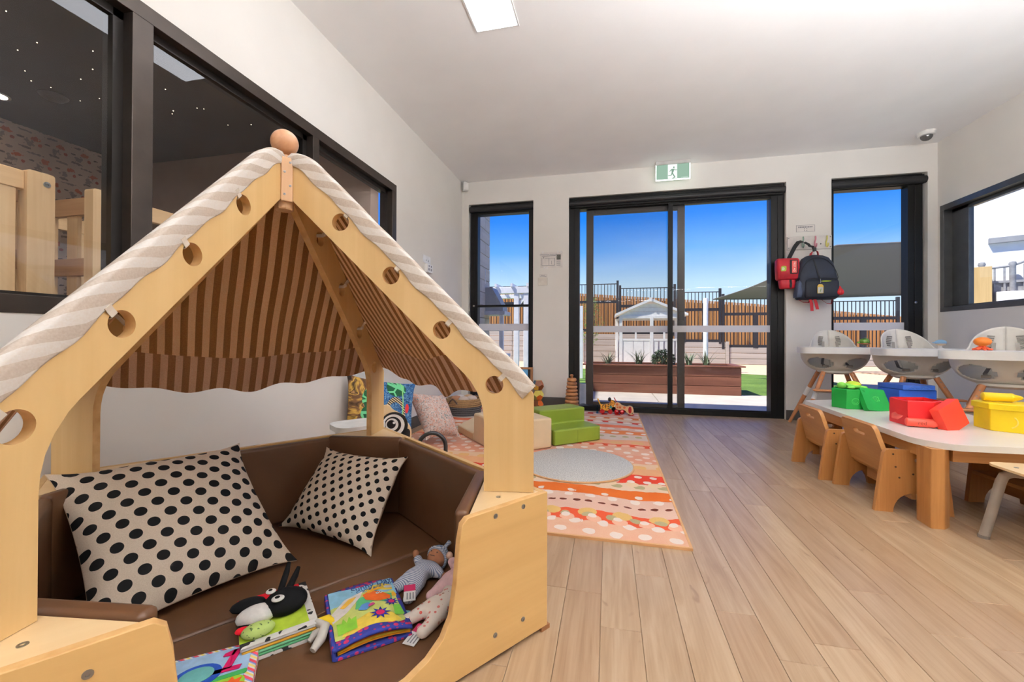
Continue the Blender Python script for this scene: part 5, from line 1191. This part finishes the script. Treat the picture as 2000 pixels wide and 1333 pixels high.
# ---------------------------------------------------------------- colour boxes on the table
def vin(n, c): return M(n, c, .42, spec=.4, nz=.05, sc=8)
def hexp(r, n=6, ph=0): return [(r*cos(2*pi*i/n+ph), r*sin(2*pi*i/n+ph)) for i in range(n)]
def shade(c, k): return tuple(min(255, int(v*k)) for v in c)
def box_open(t, poly, h, mat, wall=.006):
    inn = [(x*(1-wall/.07), y*(1-wall/.07)) for x, y in poly]
    MB().prism(poly, 0, h, [inn[::-1]] if False else [inn], ax='z').build('walls', mat, t, bevel=.003); MB().prism(inn, 0, .005, ax='z').build('bottom', mat, t)
SMILE = lambda t, mat, T: (MB().tube([(.02*cos(a), 0, .02*sin(a)) for a in [2*pi*k/20 for k in range(20)]], .0012, 6, T=T, closed=True).build('embossed_face', mat, t), MB().tube([(.011*cos(a), 0, -.002+.011*sin(a)) for a in [pi+pi*k/8 for k in range(9)]], .0012, 6, T=T).build('embossed_smile', mat, t))
GC, RC, BC, YC = (20, 140, 52), (222, 36, 38), (34, 78, 168), (240, 206, 22)
gm, gm2 = vin('green_box', GC), vin('green_emboss', (90, 190, 90))
t = thing('green_box', 'open green box on the far left of the low table', 'box', (1.545, 3.17, TZ), -.3); g = t; box_open(t, hexp(.098, 6, .25), .125, gm)
SMILE(t, gm2, Matrix.Rotation(-2*pi/3+.25+pi/6+pi/2+.0, 4, 'Z') @ Matrix.Translation((0, -.0855, .05)))
t = thing('box_cover', 'loose green lid leaning on the open green box', 'lid', (1.655, 3.045, TZ+.001), .32, rot=(-.50, .10, .32))
MB().prism(fillet([(-.085, 0), (.085, 0), (.085, .15), (-.085, .15)], .012), -.0, .03).build('lid', gm, t, bevel=.004); b = MB()
b.tube([(-.02*cos(a), -.001, .08+.016*sin(a)) for a in [2*pi*k/16 for k in range(16)]], .0014, 6, closed=True); b.tube([(.006, -.001, .064), (.006, -.001, .1)], .0014, 6); b.tube([(.02, -.001, .064), (.02, -.001, .1)], .0014, 6); b.build('embossed_mark', gm2, t)
t = thing('plush_turtle', 'lime green plush turtle with yellow shell lying on the green box', 'soft toy', tuple(g.location+Vector((.0, 0, .12))), .2); LIME = M('lime_plush', (132, 212, 84), .9, bump=.5)
MB().ell((.02, 0, .022), (.055, .045, .022), 18).build('body', LIME, t, smooth=60); MB().ell((.025, 0, .034), (.042, .036, .020), 18).build('shell', M('yellow_green_plush', (196, 222, 70), .9), t, smooth=60); MB().tube([(.025+.043*cos(a), .037*sin(a), .032) for a in [2*pi*k/24 for k in range(24)]], .004, 8, closed=True).build('shell_trim', M('yellow_trim', (236, 216, 60), .9), t, smooth=60)
MB().ell((-.055, -.01, .026), (.026, .024, .022), 16).build('head', LIME, t, smooth=60)
for x, y in ((-.02, -.045), (-.02, .045), (.06, -.045), (.06, .045)): MB().ell((x, y, .015), (.022, .018, .012), 12).build('flipper', LIME, t, smooth=60)
bm, bm2 = vin('blue_box', BC), vin('blue_lid', (46, 92, 180))
t = thing('blue_box', 'blue box with its lid on behind the red box', 'box', (2.005, 3.42, TZ), .12); MB().prism([(-.115, -.10), (.115, -.10), (.115, .09), (-.115, .09)], 0, .11, ax='z').build('walls', bm, t, bevel=.004)
MB().prism(fillet([(-.098, -.112), (.098, -.112), (.11, .10), (-.11, .10)], .008), .112, .142, ax='z').build('lid', bm2, t, bevel=.004)
for x in (-.05, .04): MB().tube([(x-.025, -.113, .118), (x, -.113, .132), (x+.03, -.113, .118)], .0012, 6).build('embossed_mark', vin('blue_emboss%d' % int(x*100), (90, 130, 206)), t)
rm, rm2 = vin('red_box', RC), vin('red_emboss', (244, 96, 84))
t = thing('red_box', 'open red box in the middle of the low table', 'box', (1.585, 2.63, TZ), 0); rb = t
sq4 = [(-.075, -.082), (.03, -.10), (.10, -.03), (.10, .10), (-.075, .082)]; box_open(t, [(-.078, .07), (-.078, -.075), (.025, -.095), (.11, -.03), (.10, .10)], .13, rm)
MB().prism(fillet([(-.05, .02), (.0, .02), (.03, .035), (.045, .05), (0, .05), (-.02, .06), (-.05, .045)], .006), .0, .0012, T=Matrix.Translation((-.0785, .0, 0)) @ Matrix.Rotation(-pi/2, 4, 'Z')).build('embossed_car', rm2, t)
t = thing('box_cover', 'loose red lid leaning against the open red box', 'lid', (1.69, 2.525, TZ+.001), rot=(-.12, -.42, .45)); rl = vin('red_lid', (236, 62, 40))
MB().prism(fillet([(-.07, 0), (.07, 0), (.07, .135), (-.07, .135)], .006), -.02, .02).build('lid', rl, t, bevel=.004)
def crayon(name, lbl, p, rot, c, word=None):
    t = thing(name, lbl, 'toy crayon', p, rot=rot, group='soft crayon toys on the low table'); t.scale = (1.15, 1.15, 1.15); m_ = vin(name+'_skin', c); rx = Matrix.Rotation(pi/2, 4, 'Y')
    MB().lathe([(.0, -.062), (.014, -.061), (.019, -.057), (.019, .035)], 20, T=rx).build('barrel', m_, t, smooth=40); MB().lathe([(.0168, .035), (.008, .062), (.004, .066), (0, .067)], 20, T=rx).build('tip', m_, t, smooth=40)
    for x in (-.05, .03): MB().lathe([(.0193, x-.002), (.0198, x), (.0193, x+.002)], 20, T=rx).build('ring_band', m_, t, smooth=40)
    if word: text(word, .022, vin(name+'_ink', shade(c, .62)), t, (-.01, -.0194, .0), (pi/2, 0, 0), name='lettering')
    return t
crayon('red_crayon', 'red soft crayon with the word red lying before the red box', (1.565, 2.535, TZ+.0235), (0, .0, -.28), (246, 92, 72), 'red')
ym = vin('yellow_box', YC); ym2 = vin('yellow_lid', (244, 212, 18)); ym3 = vin('yellow_emboss', (250, 226, 110))
t = thing('yellow_box', 'large yellow hexagonal box with lid at the right of the table', 'box', (1.942, 2.58, TZ), .0); hx = hexp(.115, 6, .42)
MB().prism(hx, 0, .108, ax='z').build('walls', ym, t, bevel=.003); MB().prism(hexp(.124, 6, .42), .104, .134, ax='z').build('lid', ym2, t, bevel=.004)
a0 = .42-pi/3*2+pi/6
for an, nm in ((a0, 'flower'), (a0-pi/3, 'banana')):
    T = Matrix.Rotation(an+pi/2, 4, 'Z') @ Matrix.Translation((0, -.1000, .05))
    if nm == 'flower':
        for k in range(3): MB().prism(circ(.016*cos(2*pi*k/3+pi/2), .016*sin(2*pi*k/3+pi/2), .015, 18), -.0012, 0, T=T).build('embossed_petal', ym3, t)
    else: MB().tube([(.03*cos(a), 0, .03*sin(a)) for a in [-1.2+.3*k for k in range(8)]], .003, 6, T=T).build('embossed_banana', ym3, t)
crayon('yellow_crayon', 'yellow soft crayon resting on the yellow box lid', (1.93, 2.60, TZ+.158), (0, .0, -.25), (246, 206, 30))
t = thing('plush_banana', 'pale yellow plush toy lying beside the yellow box', 'soft toy', (1.80, 2.74, TZ+.001), -.4); PY = M('yellow_plush', (244, 220, 74), .9, bump=.5)
MB().tube([(-.085, 0, .008), (-.05, 0, .018), (0, .0, .026), (.045, .0, .024), (.07, 0, .016)], [.004, .015, .022, .02, .01], 14).build('body', PY, t, smooth=60); MB().ell((.02, .02, .058), (.026, .022, .022), 16).build('head', PY, t, smooth=60); MB().ell((.05, -.01, .018), (.02, .024, .014), 12).build('peel', PY, t, smooth=60)

# ---------------------------------------------------------------- toys on the den floor
def denthing(name, lbl, cat, l, rz, group=None): return thing(name, lbl, cat, tuple(W(l)), DA+rz, group)
def felt(n, c): return M(n, c, .9, spec=.15, nz=.08, sc=40, bump=.2)
FZ = .0665
fW, fB, fR_, fLime = felt('felt_white', (238, 234, 228)), felt('felt_black', (16, 16, 17)), felt('felt_red', (206, 30, 44)), felt('felt_lime', (176, 200, 60))
# soft book with a dog head
t = denthing('dog_book', 'soft cloth book with black and white dog head', 'soft book', (-.045, -.165, FZ), -.10)
for i, c in enumerate(((238, 234, 228), (86, 150, 104), (110, 172, 128), (206, 154, 54), (236, 232, 226))):
    z0 = i*.0075; MB().box(-.082+.003*(i % 2), .082-.002*(i % 2), -.105, .105, z0, z0+.0068).build('page', felt('page_%d' % i, c), t, bevel=.003)
m = MT('cow_patch', .9); m.out(m.mix(m.noise(m.coord(), 38, 1, .4) > .56, (238, 234, 228), (18, 18, 18))); 
MB().box(-.083, .083, -.106, -.086, .0375, .040).build('cover_border', m, t, bevel=.001); MB().box(.064, .083, -.086, .106, .0375, .040).build('cover_border', m, t, bevel=.001); MB().box(-.083, .083, -.1065, -.1055, .001, .009).build('cover_edge', m, t)
MB().box(-.083, .064, -.086, .015, .0375, .0395).build('grass_panel', fLime, t); MB().box(-.083, .064, .015, .106, .0375, .0395).build('red_panel', fR_, t)
MB().ell((.02, -.005, .062), (.052, .042, .030), 20).build('head', fB, t, smooth=60); MB().ell((-.045, -.015, .056), (.046, .030, .022), 20).build('muzzle', fW, t, smooth=60); MB().ell((-.062, .028, .064), (.040, .022, .015), 16).build('nose', fB, t, smooth=60)
for (x, y, r) in ((.0, -.028, .015), (-.012, .016, .012)):
    MB().ell((x, y, .088), (r, r, .004), 18).build('eye_white', fW, t, smooth=60); MB().ell((x-.001, y, .0915), (r*.42, r*.42, .002), 12).build('pupil', fB, t, smooth=60)
MB().tube([(.01, .03, .07), (.03, .07, .10), (.038, .09, .115)], [.009, .008, .005], 10).build('ear', fB, t, smooth=60); MB().tube([(.025, .02, .07), (.05, .055, .092), (.06, .07, .105)], [.009, .008, .005], 10).build('ear', fB, t, smooth=60)
MB().strip([(.03, .03, .042), (.064, .04, .043)], (0, .008, 0), th=.003).build('collar_ribbon', fB, t); MB().ell((-.076, -.048, .048), (.016, .014, .006), 12).build('tongue', fR_, t, smooth=60)
MB().tube([(-.085, -.038, .054), (-.06, -.043, .052), (-.03, -.043, .052)], .002, 6).build('mouth_line', fB, t)
m = MT('speckled_pear', .9); m.out(m.mix(m.noise(m.coord(), 140, 2) > .62, (176, 198, 110), (70, 92, 40))); MB().ell((-.045, -.072, .052), (.036, .021, .016), 18).build('speckled_pear', m, t, smooth=60)
# small yellow and white plush beside the book
t = denthing('plush_bird', 'little yellow and grey plush toy between the two soft books', 'soft toy', (.036, -.295, FZ), .2)
MB().tube([(.0, .045, .022), (.022, .03, .024), (.026, -.01, .02), (.012, -.045, .014)], [.010, .014, .014, .008], 12).build('yellow_body', M('plush_yellow_b', (240, 204, 40), .9, bump=.4), t, smooth=60)
MB().tube([(-.005, .03, .034), (.0, .0, .034), (-.02, -.02, .024), (-.045, -.03, .014)], [.009, .012, .012, .008], 12).build('grey_limb', M('plush_grey', (206, 200, 190), .9, bump=.4), t, smooth=60); MB().tube([(0, 0, .03), (-.02, .012, .02), (-.035, .008, .012)], [.009, .009, .006], 10).build('grey_limb', bpy.data.materials['plush_grey'], t, smooth=60)
# sunny day soft book
t = denthing('storybook', 'blue-edged soft cloth book titled Sunny Day', 'soft book', (.143, -.29, FZ), -.21)
NB = MT('navy_dotted_cloth', .9); vo = NB.n('TexVoronoi'); vo.inputs['Scale'].default_value = 62; vo.inputs['Randomness'].default_value = .5; NB.link(NB.coord(), vo.inputs['Vector']); NB.out(NB.mix(N(NB.t, vo.outputs['Distance']) < .40, (38, 48, 128), (176, 34, 82)))
hw, hh = .092, .118
def bend(a): return .016*sin(pi*min(1, max(0, a)))
MB().box(-hw, hw, -hh, hh, 0, .009).build('back_cover', NB, t, bevel=.003)
for i, c in enumerate(((236, 158, 44), (240, 206, 70), (226, 110, 44))): MB().grid(lambda a, c_, i=i: (-hw+.01+a*(2*hw-.014), -hh+.004+c_*(2*hh-.008), .011+i*.005+bend(a)*.6*(1-c_*.4)), 12, 6).build('page', felt('story_page_%d' % i, c), t, smooth=60)
def cov(x, y, d=0): a = (x+hw)/(2*hw); c_ = (y+hh)/(2*hh); return (x, y, .027+bend(a)*(1-c_*.45)+d)
b = MB().grid(lambda a, c_: cov(-hw+a*2*hw, -hh+c_*2*hh), 20, 20); o = b.build('front_cover', NB, t, smooth=60); o.modifiers.new('thick', 'SOLIDIFY').thickness = .006
MB().box(-hw-.003, -hw+.006, -hh, hh, .002, .03).build('spine', NB, t, bevel=.003)
def patch(nm, poly, c, d):
    """flat cloth shape sewn on the bent cover"""
    p = fillet(poly, .003, 2) if len(poly) < 9 else poly; n = len(p); ct = Vector((sum(q[0] for q in p)/n, sum(q[1] for q in p)/n))
    vs = [cov(ct.x, ct.y, d)]; K = 4
    for k in range(1, K+1): vs += [cov(ct.x+(q[0]-ct.x)*k/K, ct.y+(q[1]-ct.y)*k/K, d) for q in p]
    fs = [(0, 1+i, 1+(i+1) % n) for i in range(n)]
    for k in range(K-1): fs += [(1+k*n+i, 1+(k+1)*n+i, 1+(k+1)*n+(i+1) % n, 1+k*n+(i+1) % n) for i in range(n)]
    o = MB().add(vs, fs).build(nm, felt('appl_%s_%d%d%d' % ((nm,)+c), c), t, smooth=60); return o
patch('sky_panel', [(-hw+.006, .03), (hw-.006, .03), (hw-.006, hh-.004), (-hw+.006, hh-.004)], (150, 202, 226), .0035)
patch('meadow_panel', [(-hw+.006, -hh+.022), (hw-.012, -hh+.022), (hw-.012, .045), (.0, .06), (-hw+.006, .035)], (206, 214, 120), .0040)
patch('hill', [(.0, .062), (hw-.014, .05), (hw-.014, .075), (.06, .088), (.03, .085)], (240, 212, 90), .0045); patch('yellow_path', [(-hw+.02, -hh+.024), (hw-.02, -hh+.024), (.055, -.06), (.0, -.04), (-.05, -.06)], (242, 210, 86), .0048)
patch('green_bush', [(-.03, -.01), (.06, -.01), (.075, .03), (.03, .045), (-.02, .035)], (86, 168, 110), .0046); patch('horse_back', [(-hw+.006, -.03), (-.05, -.01), (-.01, .04), (.0, .065), (-.05, .05), (-hw+.006, .01)], (238, 232, 224), .0052)
patch('horse_head', [(.0, .018), (.03, .0), (.062, .004), (.066, .02), (.045, .044), (.02, .056), (-.004, .045)], (228, 106, 44), .0056); patch('ear', [(.0, .05), (.03, .066), (.058, .066), (.04, .058), (.015, .046)], (240, 176, 60), .0062); patch('ear', [(-.065, .02), (-.04, .045), (-.02, .045), (-.03, .03), (-.055, .01)], (242, 190, 80), .0062)
for q in ((.034, .038), (.044, .040)): patch('eye', circ(q[0], q[1], .0045, 12), (244, 242, 238), .0064); patch('pupil', circ(q[0], q[1], .0018, 10), (20, 20, 24), .0068)
patch('grass_tuft', [(-.078, -.085), (-.035, -.088), (-.032, -.04), (-.042, -.055), (-.048, -.03), (-.055, -.052), (-.062, -.03), (-.068, -.05), (-.078, -.04)], (138, 196, 62), .0066); patch('flower', star(.025, -.055, .027, .013, 9), (44, 50, 132), .0060); patch('flower_centre', circ(.025, -.055, .011, 14), (196, 40, 92), .0066); patch('flower', star(.062, -.012, .020, .010, 9), (44, 50, 132), .0060); patch('flower_centre', circ(.062, -.012, .008, 12), (196, 40, 92), .0066)
patch('bird', [(-.025, -.02), (-.005, -.03), (.012, -.012), (.004, .002), (-.012, .0)], (92, 140, 196), .0066); patch('bird_wing', [(.0, -.02), (.02, -.014), (.016, -.004), (.004, -.008)], (176, 60, 110), .0070); patch('grass_tuft', [(.058, -.075), (.083, -.075), (.08, -.03), (.062, -.03)], (120, 190, 70), .0066); patch('bird', [(.068, .012), (.082, .012), (.080, .032), (.072, .034)], (238, 184, 60), .0066); patch('sheep', circ(.068, .064, .012, 14, .007), (240, 236, 230), .0064)
TI = M('title_navy', (30, 62, 120), .7)
text('Sunny Day', .030, TI, t, cov(.026, .086, .0058), (.0, -.05, 0), name='title_lettering', sx=.86); text('Come and Play!', .0165, TI, t, cov(.034, .0685, .0075), (.0, -.05, 0), name='title_lettering', sx=.98)
MB().strip([(hw-.002, -.045, .02), (hw+.03, -.055, .012)], (0, .008, 0), th=.002).build('ribbon', felt('ribbon_aqua', (130, 196, 212)), t)
MB().tube([(-hw, .06, .02), (-hw-.03, .07, .006), (-hw-.045, .055, .003), (-hw-.025, .04, .006), (-hw, .045, .018)], .0012, 6).build('string_loop', felt('string_tan', (150, 110, 80)), t)
# number one book
t = denthing('number_book', 'bright cloth book with a big number 1', 'soft book', (-.235, -.315, FZ), -.28); SB = MT('striped_edge_cloth', .9); x, y, z = SB.xyz(SB.coord()); ff = ((x+y)*38).fr(); SB.out(SB.ramp(ff, ((0, (222, 70, 92)), (.3, (240, 232, 226)), (.5, (236, 214, 110)), (.7, (240, 236, 232)), (.85, (130, 150, 210))), True))
for i in range(3): MB().prism(rrect(-.115, .115, -.125, .125, .045, 6), i*.008, i*.008+.0075, ax='z').build('page', SB, t, bevel=.003)
def fl_(nm, poly, c, z0, th=.0012): return MB().prism(poly, z0, z0+th, ax='z').build(nm, felt('nb_%s_%d_%d' % (nm, c[0], c[2]), c), t)
fl_('sky_panel', rrect(-.100, .100, .0, .115, .035, 6), (172, 206, 236), .024); fl_('meadow_panel', rrect(-.100, .100, -.11, .02, .02, 4), (150, 196, 60), .0244); fl_('hill', fillet([(-.1, .01), (-.02, .01), (-.02, .06), (-.08, .10), (-.1, .08)], .01), (142, 192, 58), .0250); fl_('hedge', fillet([(0, .015), (.1, .02), (.1, .034), (.04, .028)], .005), (60, 150, 80), .0252)
fl_('blue_beetle', circ(.005, .045, .046, 24, .036), (40, 78, 168), .0262); fl_('beetle_print', circ(.005, .047, .032, 20, .024), (110, 176, 170), .0276); fl_('flower', star(.075, -.01, .026, .016, 8), (226, 96, 40), .0262); fl_('flower_leaf', circ(.075, -.06, .022, 14, .010), (60, 110, 180), .0262); fl_('sun', star(.03, -.06, .034, .024, 10), (120, 70, 150), .0262); fl_('sun_disc', circ(.03, -.06, .023, 18), (242, 178, 50), .0276); fl_('red_flag', fillet([(-.085, .02), (-.06, .07), (-.04, .09), (-.05, .06), (-.06, .02)], .004), (222, 64, 40), .0266)
for q in ([(.05, .045), (.066, .045), (.080, .105), (.064, .105)], [(.034, .038), (.084, .038), (.087, .050), (.037, .050)], [(.064, .105), (.071, .105), (.066, .086), (.045, .090), (.047, .098)]): fl_('number_one', q, (186, 26, 84), .0258, .0016)
MB().tube([(-.105, -.045, .035), (-.06, -.03, .042), (-.01, -.05, .038)], [.022, .028, .02], 12).build('pink_caterpillar', felt('pink_ribbed', (224, 44, 116)), t, smooth=60); MB().tube([(-.10, -.02, .05), (-.106, .01, .07), (-.096, .035, .085)], .003, 8).build('antenna', felt('antenna_yellow', (238, 200, 40)), t, smooth=60)
# rag dolls
def pinstripe(n, c1, c2, per, ax=0):
    m = MT(n, .9, spec=.1); v = m.xyz(m.coord())[ax]; m.out(m.mix((v/per).fr() < .42, c1, c2)); return m
def floralcloth(n):
    m = MT(n, .9, spec=.1); vo = m.n('TexVoronoi'); vo.inputs['Scale'].default_value = 70; m.link(m.coord(), vo.inputs['Vector']); d = N(m.t, vo.outputs['Distance']); c = m.ramp(m.noise(m.coord(), 20, 1), ((.3, (206, 84, 70)), (.5, (226, 150, 140)), (.7, (130, 156, 120)))); m.out(m.mix(d < .27, (238, 224, 210), c)); return m
def rag_doll(name, lbl, l, rz, cloth, skin, hat, tilt=0, tail=True, arm_up=True, legs=True):
    """one soft body skinned over a joint skeleton, lying on its back; +x is towards the head"""
    t = denthing(name, lbl, 'doll', l, rz, 'rag dolls in the den')
    J = [(0, 0, .026), (.045, 0, .030), (.068, 0, .030), (-.03, .024, .022), (-.075, .030, .016), (-.098, .034, .020), (-.03, -.024, .022), (-.075, -.034, .016), (-.098, -.040, .020),
         (.058, .034, .028), (.068, .056, .045 if arm_up else .022), (.058, -.036, .024), (.052, -.060, .016)]
    Rr = [.030, .029, .020, .021, .016, .017, .021, .016, .017, .016, .014, .016, .014]; ED = [(0, 1), (1, 2), (0, 3), (3, 4), (4, 5), (0, 6), (6, 7), (7, 8), (1, 9), (9, 10), (1, 11), (11, 12)]
    me = bpy.data.meshes.new('body'); me.from_pydata(J, ED, []); me.materials.append(cloth.m if isinstance(cloth, MT) else cloth); o = bpy.data.objects.new('body', me); COL.objects.link(o); o.parent = t
    s_ = o.modifiers.new('skin', 'SKIN'); s_.use_smooth_shade = True
    for v_, r in zip(me.skin_vertices[0].data, Rr): v_.radius = (r, r*.92)
    me.skin_vertices[0].data[0].use_root = True; o.modifiers.new('sub', 'SUBSURF').render_levels = 2
    h = (.102, 0, .036); MB().ell(h, (.033, .031, .030), 20).build('head', skin, t, smooth=60)
    MB().ell((h[0]+.012, 0, h[2]+.001), (.030, .034, .033), 20).build('hat', hat, t, smooth=60); MB().tube([(h[0]+.002+.0, .034*cos(a), h[2]+.033*sin(a)) for a in [2*pi*k/20 for k in range(20)]], .005, 8, closed=True).build('hat_brim', hat, t, smooth=60)
    if tail: MB().tube([(h[0]+.038, 0, h[2]+.004), (h[0]+.058, .006, h[2]+.010), (h[0]+.078, .003, h[2]+.016)], [.013, .006, .008], 10).build('hat_tail', hat, t, smooth=60)
    ex_ = M(name+'_features', (50, 34, 30), .6)
    for y in (-.011, .011): MB().ell((h[0]-.014, y, h[2]+.027), (.0022, .0022, .0016), 8).build('eye', ex_, t)
    MB().tube([(h[0]-.025, y*.009, h[2]+.020) for y in (-1, 0, 1)], .001, 6).build('mouth', ex_, t)
    for k in (10, 12): p = J[k]; MB().ell((p[0]+.002, p[1]*1.08, p[2]+(.006 if k == 10 and arm_up else 0)), (.011, .011, .012), 12).build('hand', skin, t, smooth=60)
    return t
rag_doll('rag_doll', 'rag doll in blue pinstripe suit and knotted cap', (.318, -.235, FZ), .42, pinstripe('blue_pinstripe', (206, 208, 214), (120, 132, 158), .0052), felt('brown_skin', (160, 108, 78)), pinstripe('cap_pinstripe', (204, 208, 216), (124, 138, 166), .0052, 2))
rag_doll('rag_doll', 'pink-dressed rag doll at the end panel', (.392, -.335, FZ+.010), .5, felt('pink_fleece', (232, 192, 192)), felt('peach_skin', (240, 200, 176)), felt('pink_cap', (238, 200, 194)), tail=False)
rag_doll('rag_doll', 'rag doll in floral white suit nearest the den opening', (.300, -.400, FZ), .15, floralcloth('floral_suit'), felt('light_skin', (242, 206, 184)), felt('white_teal_cap', (226, 228, 224)), tail=False, arm_up=False)
HC_ = M('tag_pink', (206, 44, 98), .5)
for nm, lb, l, rz in (('swing_tag', 'white swing tag with pink heart lying by the floral doll', (.222, -.425, FZ+.004), .55), ('swing_tag', 'folded tag with dark pink end on the blue pinstripe doll', (.262, -.300, FZ+.035), 1.1)):
    t = denthing(nm, lb, 'tag', l, rz, 'doll swing tags'); MB().box(-.045, .02, -.016, .016, 0, .001).build('card', WHITE, t); MB().box(.0, .03, -.016, .016, .001, .0016).build('pink_end', HC_, t)
    if 'heart' in lb:
        b = MB(); hp = [(.015+.0006*(13*cos(q)-5*cos(2*q)-2*cos(3*q)-cos(4*q)), .0006*16*sin(q)**3, .0018) for q in [2*pi*k/24 for k in range(24)]]; b.tube(hp, .0008, 6, closed=True); b.build('heart', M('heart_pale', (240, 190, 206), .5), t)
    b = MB()
    for i in range(3): b.box(-.038, -.008, -.011+i*.008, -.008+i*.008, .001, .0012)
    b.build('print_lines', INK, t)
